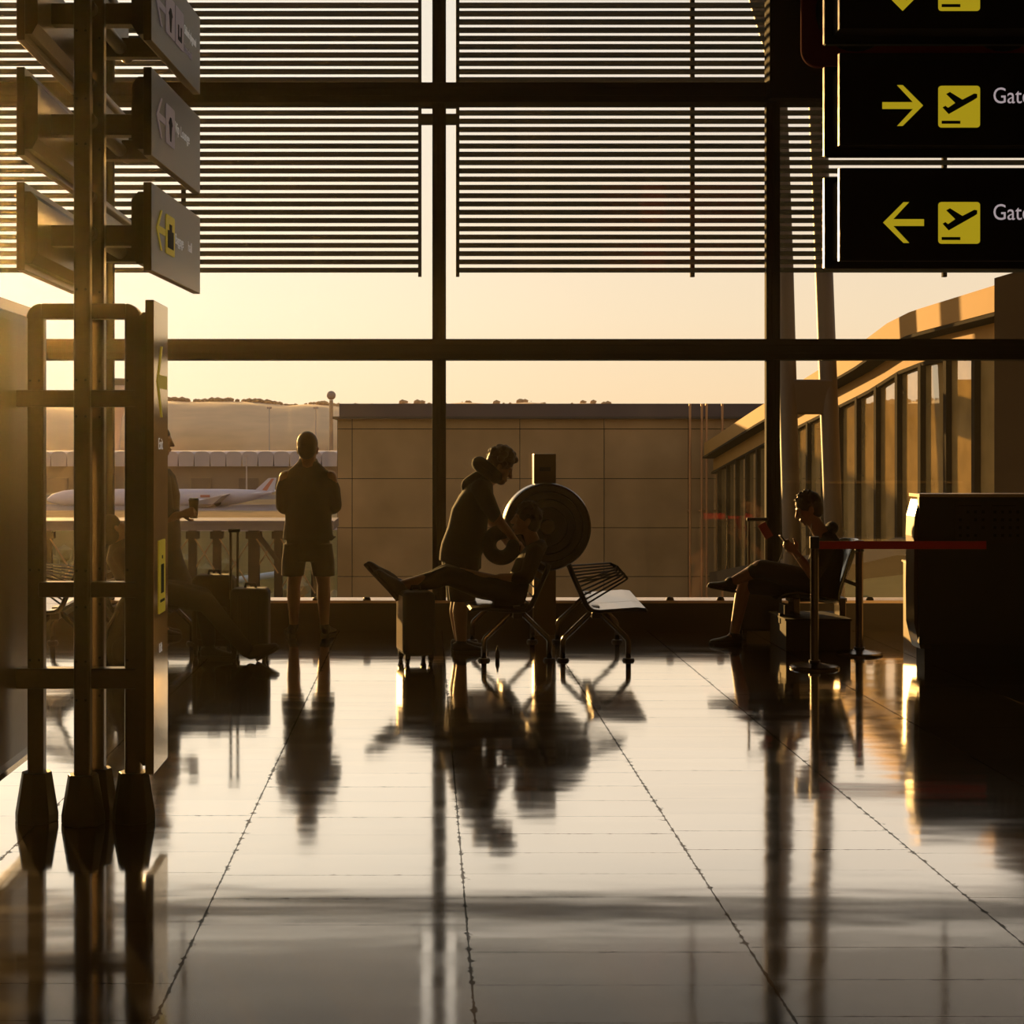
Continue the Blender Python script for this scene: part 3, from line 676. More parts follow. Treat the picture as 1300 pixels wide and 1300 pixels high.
for x0, x1, nm in ((1212, 1258, 0), (1256, 1300, 1)):
    nt_ = MB().box((WX(x0, kd), kd - .004, WZ(690, kd)), (WX(x1, kd) - .01, kd, WZ(637, kd))).build('paper_notice', mat('dim_notice_paper', (.025, .02, .016), .8), rt, offset=off)
    g = []
    for r in range(4):
        for c in range(4):
            if nm == 0 and (r + c) % 4 == 3: continue
            x = .03 + c * .058; z = .05 + r * .06
            g.append([(x, z), (x + .022, z), (x + .022, z + .022), (x, z + .022)])
    g.append([(.02, .285), (.2, .285), (.2, .292), (.02, .292)])
    flat_poly(g, Matrix.Translation(off) @ face_cam(WX(x0, kd), kd - .004, WZ(690, kd)), SIGNBLK, 'printed_marks', nt_, .001)
rt = thing('low_cabinet', 'low pale cabinet end glowing beside the left side of the black desk', 'cabinet', (4.0, 12.9, 0)); off = -V(rt.location)
CAB = mat('pale_laminate', (.62, .52, .36), .35, 0, scale=3)
cx0 = WX(1147, 12.87)
MB().box((cx0, 12.48, 0), (cx0 + 1.3, 12.88, WZ(713, 12.87))).build('carcass', CAB, rt, bevel=.004, offset=off)
MB().box((cx0 + .02, 12.46, .03), (cx0 + 1.28, 12.48, WZ(716, 12.87))).build('door', CAB, rt, bevel=.002, offset=off)
MB().box((cx0 - .01, 12.45, WZ(713, 12.87)), (cx0 + 1.31, 12.89, WZ(713, 12.87) + .015)).build('cabinet_top', CAB, rt, offset=off)

# ------------------------------------------------------------------ small rubber stops on the sill
DOME = mat('stop_rubber', (.012, .012, .012), .5)
for k, (x, lab) in enumerate(((339, 'small black stop on the window sill just right of the ribbed suitcase'), (402, 'small black stop on the window sill between the legs of the standing man'), (466, 'small black stop on the window sill below the raised shoes'), (850, 'small black stop on the window sill between the empty bench seat and the seated man'), (914, 'small black stop on the window sill below the crossed foot of the seated man'), (1103, 'small black stop on the window sill beside the dark barrier post'))):
    X = WX(x, YW)
    o = MB().loft([((X, YW - .03, ZS + .025 + z), V((r, 0, 0)), V((0, r * .6, 0))) for z, r in ((0, .036), (.015, .034), (.027, .026), (.033, .012))], 20).build('sill_stop', DOME, smooth=True)
    o['group'] = 'stops along the window sill'; tag(o, lab, 'stop')

# ------------------------------------------------------------------ air outlet drum on its post
rt = thing('air_outlet_drum', 'big round dark air outlet drum on a square post by the window', 'air outlet', (WX(691.5, 14.0), 14.0, 0)); off = -V(rt.location)
POSTM = mat('outlet_post_metal', (.13, .085, .04), .4, .5, scale=3)
MB().box((WX(677, 14), 13.92, 0), (WX(705, 14), 14.12, WZ(576, 14))).build('post', POSTM, rt, bevel=.006, offset=off)
MB().box((WX(684, 14), 13.912, WZ(598, 14)), (WX(698, 14), 13.92, WZ(593, 14))).build('name_plate', BLK, rt, offset=off)
dd = 13.62; c = W(695, 669, dd); R_ = 56 * dd / F
dm = MB().loft([(c + V((0, y, 0)), V((r, 0, 0)), V((0, 0, r))) for y, r in ((.30, R_ * .93), (.27, R_), (.02, R_), (-.01, R_ * .975), (-.015, R_ * .93))], 72).build('drum', mat('drum_enamel', (.03, .026, .022), .25, .5), rt, offset=off, bevel=.004)
for f_ in (.8, .62, .44):
    MB().tube([c + V((R_ * f_ * math.cos(a), -.017, R_ * f_ * math.sin(a))) for a in [2 * math.pi * k / 48 for k in range(48)]], .006, 8, closed=True).build('ring', BLK, dm, offset=off)
MB().cyl(c + V((0, -.04, 0)), c + V((0, -.01, 0)), .06, .07, 32).build('hub', STEEL, dm, offset=off)

# ------------------------------------------------------------------ slatted benches
def make_bench(label, loc, sgn=1, wing=True):
    """two-seat beam bench; seat faces +X (sgn 1) or -X (sgn -1); the origin is on the floor under the near legs"""
    rt = thing('slatted_bench', label, 'bench', loc, 0, 'slatted waiting benches')
    s = sgn
    L = 1.17
    sl = .055   # the beam drifts outwards with depth
    def P(x, y, z): return V((s * (x + sl * y / L), y, z))
    # seat profile
    prof = [(-.215, .775), (-.19, .71), (-.085, .47), (-.06, .435), (-.03, .418), (.02, .412), (.30, .432), (.365, .425), (.375, .412)]
    t = .016
    def prof_mesh(y0, y1, x_from):
        b = MB(); pr = prof[x_from:]
        up = []; dn = []
        for i, (x, z) in enumerate(pr):
            a = pr[max(0, i - 1)]; c = pr[min(len(pr) - 1, i + 1)]
            nx, nz = -(c[1] - a[1]), c[0] - a[0]; l = math.hypot(nx, nz); nx /= l; nz /= l
            up.append((x + nx * t / 2, z + nz * t / 2)); dn.append((x - nx * t / 2, z - nz * t / 2))
        poly = up + dn[::-1]
        A = [b.bm.verts.new(P(x, y0, z)) for x, z in poly]; B = [b.bm.verts.new(P(x, y1, z)) for x, z in poly]
        n_ = len(poly)
        for k in range(n_): b.bm.faces.new((A[k], A[(k + 1) % n_], B[(k + 1) % n_], B[k]))
        b.bm.faces.new(A[::-1]); b.bm.faces.new(B)
        return b
    prof_mesh(-.24, .26, 3).build('seat', PALESEAT, rt, smooth=False)
    prof_mesh(.275, 1.25, 3).build('seat', PALESEAT, rt, smooth=False)
    # side frame of the near seat
    b = MB(); b.tube([P(x, -.25, z - .004) for x, z in prof], .014, 8)
    b.tube([P(x - .012, -.25, z - .01) for x, z in prof[:5]], .013, 8)
    b.build('side_frame', BLK, rt)
    # slatted backrest wings: rods leave the side frame, run out over the seat, round the corner and come back
    b = MB(); NR = 6
    for k in range(NR):
        f = k / (NR - 1)
        a0 = V((-.205 + .055 * f, -.25, .758 - .125 * f))
        c0 = V((-.150 + .068 * f, -.25, .632 - .165 * f))
        e0 = V((.125 + .115 * f, .20, .745 - .090 * f)) + V((0, 0, 0))
        e1 = V((.175 + .085 * f, .16, .725 - .100 * f))
        e2 = V((.150 + .070 * f, .10, .700 - .095 * f))
        pts = [a0, a0.lerp(e0, .5), e0, e1, e2, e2.lerp(c0, .5), c0]
        if wing: b.tube([P(*p) for p in pts], .0075, 6)
        else: b.tube([P(-.205 + .023 * k, -.25, .758 - .062 * k), P(-.205 + .023 * k, 1.25, .758 - .062 * k)], .0075, 6)
    for p0, p1 in (((.125, .20, .745), (.24, .20, .655)), ((.175, .16, .725), (.26, .16, .625))):
        if wing: b.tube([P(*p0), P(*p1)], .011, 6)
    if not wing: b.tube([P(x, 1.25, z - .004) for x, z in prof], .013, 8)
    b.build('backrest', BLK, rt)
    # beam and legs
    MB().bar(P(0, -.1, .36), P(0, L + .1, .36), .07, .05).build('beam', BLK, rt, bevel=.006)
    for y in (0, L):
        for q in (-1, 1):
            lg = MB()
            lg.tube([P(q * .03, y, .385), P(q * .06, y, .355), P(q * .245, y, .175), P(q * .255, y, .15), P(q * .255, y, .02)], .021, 10)
            l_ = lg.build('leg', CHROME, rt, smooth=True)
            MB().cyl(P(q * .255, y, 0), P(q * .255, y, .02), .05, .042).build('foot', BLK, l_)
        MB().bar(P(0, y, .34), P(0, y, .43), .12, .05).build('seat_support', BLK, rt)
    return rt
make_bench('empty slatted metal bench with a pale seat, right of the round drum', (1.32, 12.27, 0), 1)
make_bench('slatted metal bench under the reclining traveller with legs stretched out', (.705, 12.27, 0), -1, False)
make_bench('slatted metal bench with a pale seat seen through the frame of the left sign stand', (-2.86, 12.2, 0), -1)
make_bench('slatted metal bench behind the tall lit board, under the capped traveller', (-2.29, 12.15, 0), 1, False)

# shell armchair of the man with the phone
rt = thing('shell_seat', 'glossy dark moulded seat under the man looking at his phone', 'seat', (WX(1040, 13.2), 13.2, 0)); ox = WX(1040, 13.2); off = -V(rt.location)
q = lambda x, y: (WX(x, 13.2), WZ(y, 13.2))
pf = [q(982, 762), q(1000, 757), q(1035, 764), q(1058, 768), q(1066, 755), q(1076, 725), q(1086, 695), q(1091, 684)]
b = MB(); nY = 9
rows = []
for j in range(nY):
    v = -1 + 2 * j / (nY - 1); row = []
    for i, (x, z) in enumerate(pf):
        wdt = .29 - (.05 if i == 7 else 0)
        curve = .06 * v * v
        up = i >= 4
        row.append(b.bm.verts.new((x - (curve * 1.6 if up else 0), 13.2 + v * wdt, z + (0 if up else curve))))
    rows.append(row)
for a, c_ in zip(rows, rows[1:]):
    for i in range(len(pf) - 1): b.bm.faces.new((a[i], a[i + 1], c_[i + 1], c_[i]))
o = b.build('shell', SHELL, rt, smooth=True, offset=off)
sd = o.modifiers.new('thick', 'SOLIDIFY'); sd.thickness = .022; ss = o.modifiers.new('sub', 'SUBSURF'); ss.levels = 1; ss.render_levels = 2
MB().box((WX(1062, 13.2), 13.1, .18), (WX(1070, 13.2), 13.3, .40)).build('leg', CHROME, rt, bevel=.004, offset=off)
MB().box((WX(1004, 13.2), 13.1, .18), (WX(1012, 13.2), 13.3, .40)).build('leg', CHROME, rt, bevel=.004, offset=off)
MB().box((WX(1000, 13.2), 13.12, .375), (WX(1072, 13.2), 13.28, .405)).build('under_rail', BLK, rt, offset=off)
MB().bar(W(1068, 735, 13.0), W(1093, 745, 13.0), .03, .03).build('armrest', BLK, rt, offset=off)
MB().box((WX(998, 12.85), 12.85, 0), (WX(1080, 12.85), 13.45, .245)).box((WX(998, 12.85) - .01, 12.84, .245), (WX(1080, 12.85) + .01, 13.46, .262)).build('plinth', mat('bench_plinth', (.012, .009, .006), .8, 0, spec=.2), rt, bevel=.004, offset=off)
MB().box((WX(990, 13.05), 13.05, .20), (WX(998, 13.0), 13.2, .285)).box((WX(996, 13.0), 13.0, .28), (WX(1003, 13.0), 13.2, .36)).build('plinth_end', mat('bench_plinth', (0, 0, 0)), rt, bevel=.004, offset=off)

# ------------------------------------------------------------------ luggage
def suitcase(name, label, loc, w, dp, h, rz, m, handle=None, hw=.2, soft=False, wheels=True, ribs=0, handle_x=0.):
    rt = thing(name, label, 'suitcase', loc, rz)
    zb = .065 if wheels else .0
    o = MB().box((-w / 2, -dp / 2, zb), (w / 2, dp / 2, h)).build('shell', m, rt, bevel=min(w, dp) * (.22 if soft else .16))
    o.modifiers['bevel'].segments = 5
    if soft:
        MB().box((-w * .36, -dp / 2 - .05, zb + .06), (w * .36, -dp / 2 + .02, h * .62)).build('front_pocket', m, rt, bevel=.03)
    for k in range(ribs):
        x = -w / 2 + w * (k + 1) / (ribs + 1)
        MB().box((x - .012, -dp / 2 - .008, zb + .05), (x + .012, dp / 2 + .008, h - .05)).build('rib', m, rt, bevel=.006)
    b = MB()
    MB().tube([V((-w * .14 + handle_x * 0, 0, h - .005)), V((-w * .12, 0, h + .03)), V((w * .12, 0, h + .03)), V((w * .14, 0, h - .005))], .012, 8).build('carry_handle', RUB, rt, smooth=True)
    if wheels:
        for sx in (-1, 1):
            for sy in (-1, 1):
                x, y = sx * (w / 2 - .035), sy * (dp / 2 - .035)
                wl = MB().cyl((x - .013, y, .030), (x + .013, y, .030), .030, n=20).build('wheel', RUB, rt)
                MB().box((x - .02, y - .02, .035), (x + .02, y + .02, zb + .03)).build('caster_fork', BLK, wl)
    if handle:
        hy = dp / 2 - .03
        pl = MB()
        for sx in (-1, 1): pl.cyl((handle_x + sx * hw / 2, hy, h - .1), (handle_x + sx * hw / 2, hy, handle), .011, n=12)
        po = pl.build('pull_handle', STEEL, rt)
        MB().box((handle_x - hw / 2 - .02, hy - .016, handle - .012), (handle_x + hw / 2 + .02, hy + .016, handle + .018)).build('grip', RUB, po, bevel=.008)
    return rt
suitcase('cabin_suitcase', 'upright cabin suitcase on four wheels under the propped feet', (WX(527.5, 12.2), 12.2, 0), .25, .36, .556, math.radians(11), CASE)
for o in bpy.data.objects:
    if o.name.startswith('cabin_suitcase'): cs = o
MB().box((-.245 / 2 - .004, -.36 / 2 + .05, .10), (-.245 / 2, .36 / 2 - .05, .52)).build('side_panel', CASE_LIT, cs, bevel=.002)  # sunlit left side of the case, painted as a pale panel
suitcase('soft_suitcase', 'large dark soft suitcase behind the tall lit board, next to the ribbed one', (WX(272, 12.7), 12.7, 0), .34, .27, WZ(729, 12.7), 0, BROWNCLOTH, soft=True)
suitcase('ribbed_suitcase', 'dark ribbed suitcase with its pull handle raised, left of the standing man', (WX(318, 12.42), 12.42, 0), .30, .24, WZ(746, 12.42), 0, CASE, handle=WZ(674, 12.5), hw=.055, ribs=3, handle_x=-.14)
r_ = suitcase('slim_suitcase', 'suitcase with a raised pull handle and a red tag behind the crossed knee', (WX(964, 13.75), 13.75, 0), .36, .22, .55, 0, CASE, handle=WZ(660, 13.8), hw=.15)
MB().bar(V((.03, .06, .99)), V((.10, .05, .87)), .075, .004, up=(0, 1, 0)).build('luggage_tag', mat('red_tag', (.16, .006, .005), .8), r_)
# backpack on the floor at the left
rt = thing('backpack', 'dark slumped backpack on the floor behind the legs of the sign stand', 'backpack', (WX(153, 11.75), 11.75, 0)); off = -V(rt.location)
b = MB(); b.loft([(W(154, 848, 11.75), V((.11, 0, 0)), V((0, .12, 0))), (W(153, 820, 11.75), V((.115, 0, 0)), V((0, .13, 0))), (W(156, 790, 11.75), V((.095, 0, 0)), V((0, .11, 0))), (W(160, 765, 11.75), V((.06, 0, 0)), V((0, .07, 0))), (W(162, 752, 11.75), V((.02, 0, 0)), V((0, .03, 0)))], 24)
b.build('bag', BLACKCLOTH, rt, smooth=True, offset=off)
MB().ball(W(156, 826, 11.64), (.09, .05, .11)).build('front_pocket', BLACKCLOTH, rt, smooth=True, offset=off)
MB().tube([W(150, 775, 11.64), W(138, 795, 11.6), W(131, 825, 11.62), W(136, 845, 11.66)], .014, 8).build('strap', BLACKCLOTH, rt, smooth=True, offset=off)
# little dropped thing under the bench
rt = thing('bottle', 'small dark bottle standing on the floor beside the near foot of the middle bench', 'bottle', (WX(631.5, 12.35), 12.35, 0))
MB().loft([((0, 0, z), V((r, 0, 0)), V((0, r, 0))) for z, r in ((0, .014), (.01, .017), (.05, .017), (.075, .010), (.09, .007))], 16).build('flask', RUB, rt, smooth=True)
MB().cyl((0, 0, .09), (0, 0, .105), .008).build('cap', BLK, rt)

# ------------------------------------------------------------------ people
def hand(b, wrist, d, n, side, curl=.6, s=1.0):
    """palm and five fingers; d fingers' direction, n the way the palm faces, side which way the thumb leaves"""
    d = V(d).normalized(); n = V(n); n = (n - d * n.dot(d)).normalized(); w = d.cross(n) * side
    wrist = V(wrist)
    b.loft([(wrist - d * .01 * s, w * .026 * s, n * .019 * s), (wrist + d * .035 * s, w * .037 * s, n * .017 * s), (wrist + d * .085 * s, w * .041 * s, n * .015 * s), (wrist + d * .097 * s, w * .036 * s, n * .010 * s)], 16)
    for k, (o, ln) in enumerate(((.030, .066), (.010, .077), (-.010, .072), (-.029, .056))):
        p = wrist + d * (.085 - .004 * abs(k - 1)) * s + w * o * s
        ang = .25 * curl; r = .0095 * s
        for seg, f in enumerate((.45, .31, .24)):
            ang += curl * (.55 if seg == 0 else .8)
            dd_ = d * math.cos(ang) + n * math.sin(ang)
            e = p + dd_ * ln * f * s
            b.cone(p, r, e, r * .92); p = e; r *= .92
    p = wrist + d * .022 * s + w * .030 * s; td = (d * .62 + w * .72 + n * .35 * (1 + curl)).normalized()
    e = p + td * .045 * s; b.cone(p, .0135 * s, e, .011 * s)
    td2 = (d * .85 + w * .25 + n * .45 * (1 + curl)).normalized(); b.cone(e, .011 * s, e + td2 * .032 * s, .009 * s)
def frame(f, up):
    f = V(f).normalized(); up = V(up); up = (up - f * up.dot(f)).normalized(); return f, f.cross(up), up
def head(b, c, f, up, s=1.0):
    f, r, up = frame(f, up); c = V(c); R = Matrix((f, r, up)).transposed()
    def e(a, bb, h, rad): b.ball(c + (f * a + r * bb + up * h) * s, tuple(x * s for x in rad), 3, R)
    e(-.012, 0, .030, (.098, .076, .095)); e(.010, 0, .0, (.080, .068, .085)); e(.030, 0, -.050, (.060, .052, .062)); e(.062, 0, -.098, (.024, .026, .022))
    e(.074, 0, .030, (.022, .050, .014)); e(.088, 0, -.060, (.015, .024, .008)); e(.087, 0, -.073, (.014, .021, .009))
    for q in (-1, 1):
        e(.058, q * .042, -.022, (.030, .022, .028)); e(-.006, q * .077, -.008, (.019, .009, .032)); e(-.010, q * .082, .006, (.016, .008, .018))
    b.cone(c + (f * .088 + up * .018) * s, .010 * s, c + (f * .112 - up * .026) * s, .014 * s); e(.098, .011, -.030, (.011, .009, .008)); e(.098, -.011, -.030, (.011, .009, .008))
    return f, r, up
def eyes(c, f, up, root, s=1.0):
    f, r, up = frame(f, up); c = V(c)
    for q in (-1, 1): MB().ball(c + (f * .074 + r * q * .031 + up * .008) * s, .0115 * s).build('eye', mat('eye_white', (.25, .22, .2), .2), root, smooth=True)
def hair(c, f, up, root, m, s=1.0, curly=0., n=60, back=.0):
    f, r, up = frame(f, up); c = V(c); R = Matrix((f, r, up)).transposed(); b = MB()
    b.ball(c + (up * .040 - f * .020) * s, tuple(x * s for x in (.104, .084, .098)), 3, R)
    b.ball(c + (up * -.01 - f * .050) * s, tuple(x * s for x in (.066, .076, .085)), 3, R)
    rg = random.Random(5)
    for k in range(n if curly else 0):
        th, ph = rg.uniform(0, 6.28), rg.uniform(-.1, 1.4)
        dv = f * math.cos(th) * math.cos(ph) + r * math.sin(th) * math.cos(ph) + up * math.sin(ph)
        if dv.dot(f) > .75 and ph < .5: continue
        p = c + (up * .045 - f * .018) * s + Vector((0, 0, 0)) + (f * dv.dot(f) * .1 + r * dv.dot(r) * .08 + up * dv.dot(up) * .095) * s
        b.ball(p + dv * curly * .3, rg.uniform(.4, 1) * curly, 2)
    return b.build('hair', m, root, voxel=.006, sm=1)
def shoe(root, ankle, heel, toe, up, name='shoe', k=1.0):
    """shoe with its sole as a sub-part; heel and toe are the ends of the sole line"""
    ankle, heel, toe = V(ankle), V(heel), V(toe)
    t = (toe - heel).normalized(); up = V(up); up = (up - t * up.dot(t)).normalized(); w = t.cross(up); L = (toe - heel).length
    b = MB()
    def ring(f, wd, h0, h1): return (heel + t * L * f + up * (h0 + h1 * k) / 2, w * wd, up * (h1 * k - h0) / 2)
    b.loft([ring(.0, .020, .02, .075), ring(.06, .034, .01, .085), ring(.25, .037, .01, .088), ring(.45, .040, .01, .078), ring(.70, .047, .01, .056), ring(.88, .040, .01, .046), ring(.97, .024, .014, .036), ring(1.0, .008, .018, .026)], 20)
    b.cone(ankle, .045, heel + t * L * .20 + up * .055, .042)
    o = b.build(name, SHOEM, root, voxel=.006, sm=2)
    b = MB(); out = []
    for f, wd in ((0, .026), (.05, .036), (.25, .036), (.45, .038), (.7, .050), (.88, .044), (.97, .028), (1.01, .010)): out.append((f, wd))
    poly = [heel + t * L * f + w * wd for f, wd in out] + [heel + t * L * f - w * wd for f, wd in reversed(out)]
    b.prism(poly, up * -.004, up * .020); b.build('sole', SOLEM, o, bevel=.004)
    return o
def person(label, loc, d):
    rt = thing('person', label, 'person', loc)
    X0, Y0 = loc[0], loc[1]
    def q(x, y, dy=0.):
        dd_ = Y0 + dy
        return V((WX(x, dd_) - X0, dy, WZ(y, dd_)))
    return rt, q
SW = .006

# -- the man standing at the window, seen from behind
rt, q = person('man in shorts standing with his back to us at the window, arms bent', (WX(391, 13.9), 13.9, 0), 13.9)
hc = q(390.5, 571); f, u = V((.05, .96, -.22)), V((0, .2, 1))
b = MB(); head(b, hc, f, u, 1.12)
b.cone(q(391, 577, -.01), .070, q(391, 592, -.02), .078)
b.loft([(q(391, 735 - 45), V((.16, 0, 0)), V((0, .10, 0))), (q(391, 650), V((.15, 0, 0)), V((0, .10, 0))), (q(391, 615), V((.18, 0, 0)), V((0, .11, 0))), (q(391, 596), V((.15, 0, 0)), V((0, .08, 0))), (q(391, 588), V((.07, 0, 0)), V((0, .06, 0)))], 24)
for s, sx, ex, wx, hx, kx, ax in ((-1, 363, 357, 380, 379, 373, 373), (1, 419, 427, 404, 405, 411, 412)):
    sh, el, wr = q(sx, 606), q(ex, 641, -.02), q(wx, 646, .24)
    b.limb([sh, el, wr], [.062, .048, .030])
    hand(b, wr, (-s * .5, .75, .25), (-s * .6, -.3, .6), s, .8)
    b.limb([q(hx, 690), q(kx, 742, .01), q(kx - s * .0, 757, -.02), q(ax, 795, -.01)], [.095, .058, .060, .038])
    b.cone(q(ax, 795, -.01), .038, q(ax + s * 1, 800, .03), .034)
b.build('body', SKIN, rt, voxel=SW)
b = MB()
b.loft([(q(391, 685), V((.222, 0, 0)), V((0, .145, 0))), (q(391, 684), V((.224, 0, 0)), V((0, .147, 0))), (q(391.5, 660), V((.205, 0, 0)), V((0, .14, 0))), (q(391.5, 630), V((.212, 0, 0)), V((0, .135, 0))), (q(391, 606), V((.205, 0, 0)), V((0, .12, 0))), (q(391, 598), V((.180, 0, 0)), V((0, .105, 0))), (q(391, 592), V((.130, 0, 0)), V((0, .09, 0))), (q(391, 586), V((.088, 0, 0)), V((0, .085, 0))), (q(391, 582), V((.080, 0, 0)), V((0, .08, 0)))], 32)
for s, sx, ex in ((-1, 365, 358.5), (1, 417, 425.5)): b.limb([q(sx - s * 6, 607), q(sx + s * 1, 613), q(sx + s * 4, 622), q(ex, 642, -.02), q(ex - s * 3, 645, .04)], [.062, .074, .078, .061, .058])
b.limb([q(420, 684), q(426, 681, .02)], [.02, .008])
b.build('shirt', NAVY, rt, voxel=.007, sm=4)
b = MB()
b.loft([(q(391, 712), V((.185, 0, 0)), V((0, .125, 0))), (q(391, 678), V((.195, 0, 0)), V((0, .125, 0)))], 28)
for s, hx, kx, w0, w1 in ((-1, 377, 371.5, .115, .098), (1, 405, 411, .115, .098)):
    b.loft([(q(kx, 731), V((w1, 0, 0)), V((0, .11, 0))), (q((kx + hx) / 2 + s * 1.2, 712), V((w0 * .93, 0, 0)), V((0, .118, 0))), (q(hx, 690), V((w0, 0, 0)), V((0, .12, 0)))], 24)
b.build('shorts', BLACKCLOTH, rt, voxel=.007, sm=3)
hair(hc + V((0, -.004, .006)), f, u, rt, HAIRD, 1.12)
for s, ax in ((-1, 373), (1, 412)):
    a = q(ax, 795, -.01); he = V((a.x, -.06, .0)); shoe(rt, a, he, he + V((s * .07, .27, 0)), (0, 0, 1))

# -- the man with the neck pillow bending over the reclining traveller
rt, q = person('bearded curly-haired man with a neck pillow bending over the reclining traveller', (WX(592, 12.85), 12.85, 0), 12.85)
hc = q(634.5, 593); f, u = V((.86, 0, -.50)), V((.50, 0, .86))
b = MB(); head(b, hc, f, u, 1.06)
b.limb([q(628, 602), q(606, 619)], [.062, .075])
b.loft([(q(584, 712), V((.11, 0, .0)), V((0, .15, 0))), (q(587, 680), V((.12, 0, .02)), V((0, .15, 0))), (q(598, 640), V((.125, 0, .03)), V((0, .16, 0))), (q(603, 620), V((.10, 0, .04)), V((0, .17, 0))), (q(606, 610), V((.05, 0, .02)), V((0, .10, 0)))], 24)
for s, sh, el, wr in ((-1, q(611, 624, -.17), q(634, 662, -.20), q(656, 689, -.12)), (1, q(611, 624, .17), q(625, 662, .18), q(640, 684, .10))):
    b.limb([sh, el, wr], [.058, .043, .028])
    hand(b, wr, (.62, -s * .1, -.75), (-.6, -s * .6, -.3), -s, .7)
for s, kx, ax in ((-1, 586, 586), (1, 582, 584)):
    b.limb([q(588, 706, s * .09), q(kx + 1, 757, s * .1), q(kx - 2, 776, s * .1), q(ax, 817, s * .11)], [.098, .062, .062, .040])
    b.cone(q(ax, 817, s * .11), .038, q(ax + 8, 826, s * .11), .032)
# beard
fb, rb_, ub = frame(f, u)
b.build('body', SKIN, rt, voxel=SW)
b = MB(); R = Matrix((fb, rb_, ub)).transposed()
b.ball(hc + fb * .060 - ub * .092, (.042, .046, .036), 3, R); b.ball(hc + fb * .030 - ub * .070, (.050, .060, .040), 3, R)
b.build('beard', HAIRB, rt, voxel=.006, sm=1)
b = MB()
b.loft([(q(583, 712), V((.165, 0, 0)), V((0, .19, 0))), (q(586, 700), V((.178, 0, 0)), V((0, .19, 0))), (q(589, 686), V((.184, 0, .02)), V((0, .19, 0))), (q(594, 664), V((.165, 0, .03)), V((0, .185, 0))), (q(600, 640), V((.172, 0, .04)), V((0, .19, 0))), (q(604, 622), V((.140, 0, .05)), V((0, .19, 0))), (q(606, 611), V((.095, 0, .04)), V((0, .14, 0))), (q(609, 606), V((.07, 0, .04)), V((0, .08, 0)))], 32)
b.limb([q(610, 620, -.17), q(620, 640, -.19), q(628, 655, -.195)], [.082, .070, .056]); b.limb([q(610, 620, .17), q(618, 645, .18)], [.082, .064])
b.cone(q(597, 617), .078, q(608, 609), .075)
b.build('shirt', BLACKCLOTH, rt, voxel=.007, sm=4)
b = MB(); b.loft([(q(586, 722), V((.16, 0, 0)), V((0, .18, 0))), (q(586, 690), V((.165, 0, 0)), V((0, .18, 0)))], 28)
for s, kx in ((-1, 587), (1, 584)):
    b.loft([(q(kx, 763, s * .1), V((.105, 0, 0)), V((0, .10, 0))), (q(kx, 735, s * .095), V((.125, 0, 0)), V((0, .105, 0))), (q(586, 706, s * .09), V((.150, 0, 0)), V((0, .105, 0)))], 24)
b.build('shorts', NAVY, rt, voxel=.007, sm=3)
hair(hc, f, u, rt, HAIRB, 1.08, curly=.032, n=120); eyes(hc, f, u, rt, 1.06)
for s, ax in ((-1, 586), (1, 584)):
    a = q(ax, 816, s * .11); he = V((a.x - .075, a.y, 0)); shoe(rt, a, he, he + V((.285, s * .03, 0)), (0, 0, 1))
# neck pillow he wears
def neck_pillow(label, c, ax, open_dir, R_, r, m):
    c = V(c); ax = V(ax).normalized(); o_ = V(open_dir); o_ = (o_ - ax * o_.dot(ax)).normalized(); w = ax.cross(o_)
    rt = thing('neck_pillow', label, 'neck pillow', (c.x, c.y, c.z)); pts = []
    for k in range(25):
        a = math.radians(40 + 280 * k / 24); pts.append(V((0, 0, 0)) + o_ * math.cos(a) * R_ + w * math.sin(a) * R_)
    b = MB(); 
    for i in range(len(pts) - 1):
        rr = r * (1.0 if 2 < i < 22 else .9); b.cone(pts[i], rr, pts[i + 1], rr)
    b.build('cushion', m, rt, voxel=.009, sm=6)
    b = MB(); b.tube([p * 1.0 + (p.normalized() * (r * .99)) for p in pts], .004, 6); b.build('piping', m, rt, smooth=True)
    return rt
PIL = mat('black_pillow_fabric', (.013, .012, .012), .95, 0, bump=.1, scale=60)
rw = lambda x, y, d: W(x, y, d)
neck_pillow('black neck pillow round the neck of the bending man', rw(620, 598, 12.85), (-.62, 0, -.78), (.78, 0, -.62), .098, .062, PIL)
neck_pillow('black neck pillow held in both hands by the bending man', rw(636, 692, 12.72), (.30, .95, .0), (.75, 0, .6), .100, .060, PIL)

# -- the traveller lying back on the bench with both feet on the suitcase
rt, q = person('traveller lying back on the middle bench, crossed feet propped on the cabin suitcase', (WX(640, 12.4), 12.4, 0), 12.4)
hc = q(668, 661); f, u = V((-.92, -.05, .12)), V((.1, 0, 1))
b = MB(); head(b, hc, f, u, 1.0); b.cone(q(671, 672), .052, q(677, 690), .060)
b.loft([(q(642, 752), V((.03, 0, .10)), V((0, .16, 0))), (q(655, 745), V((.05, 0, .11)), V((0, .16, 0))), (q(666, 722), V((.10, 0, .05)), V((0, .15, 0))), (q(674, 703), V((.11, 0, .04)), V((0, .17, 0))), (q(679, 692), V((.06, 0, .03)), V((0, .11, 0)))], 24)
for s, kn, an in ((-1, q(568, 729, -.10), q(508, 744, -.10)), (1, q(566, 727, .10), q(510, 745, .07))):
    b.limb([q(645, 748, s * .09), kn, kn.lerp(an, .3) - V((0, 0, .012)), an], [.092, .063, .060, .042])
for s in (-1, 1):
    sh, el, wr = q(679, 700, s * .18), q(668, 733, s * .23), q(634, 733, s * .13)
    b.limb([sh, el, wr], [.055, .043, .029]); hand(b, wr, (-.95, -s * .3, .05), (0, 0, -1), s, .4)
b.build('body', SKIN, rt, voxel=SW)
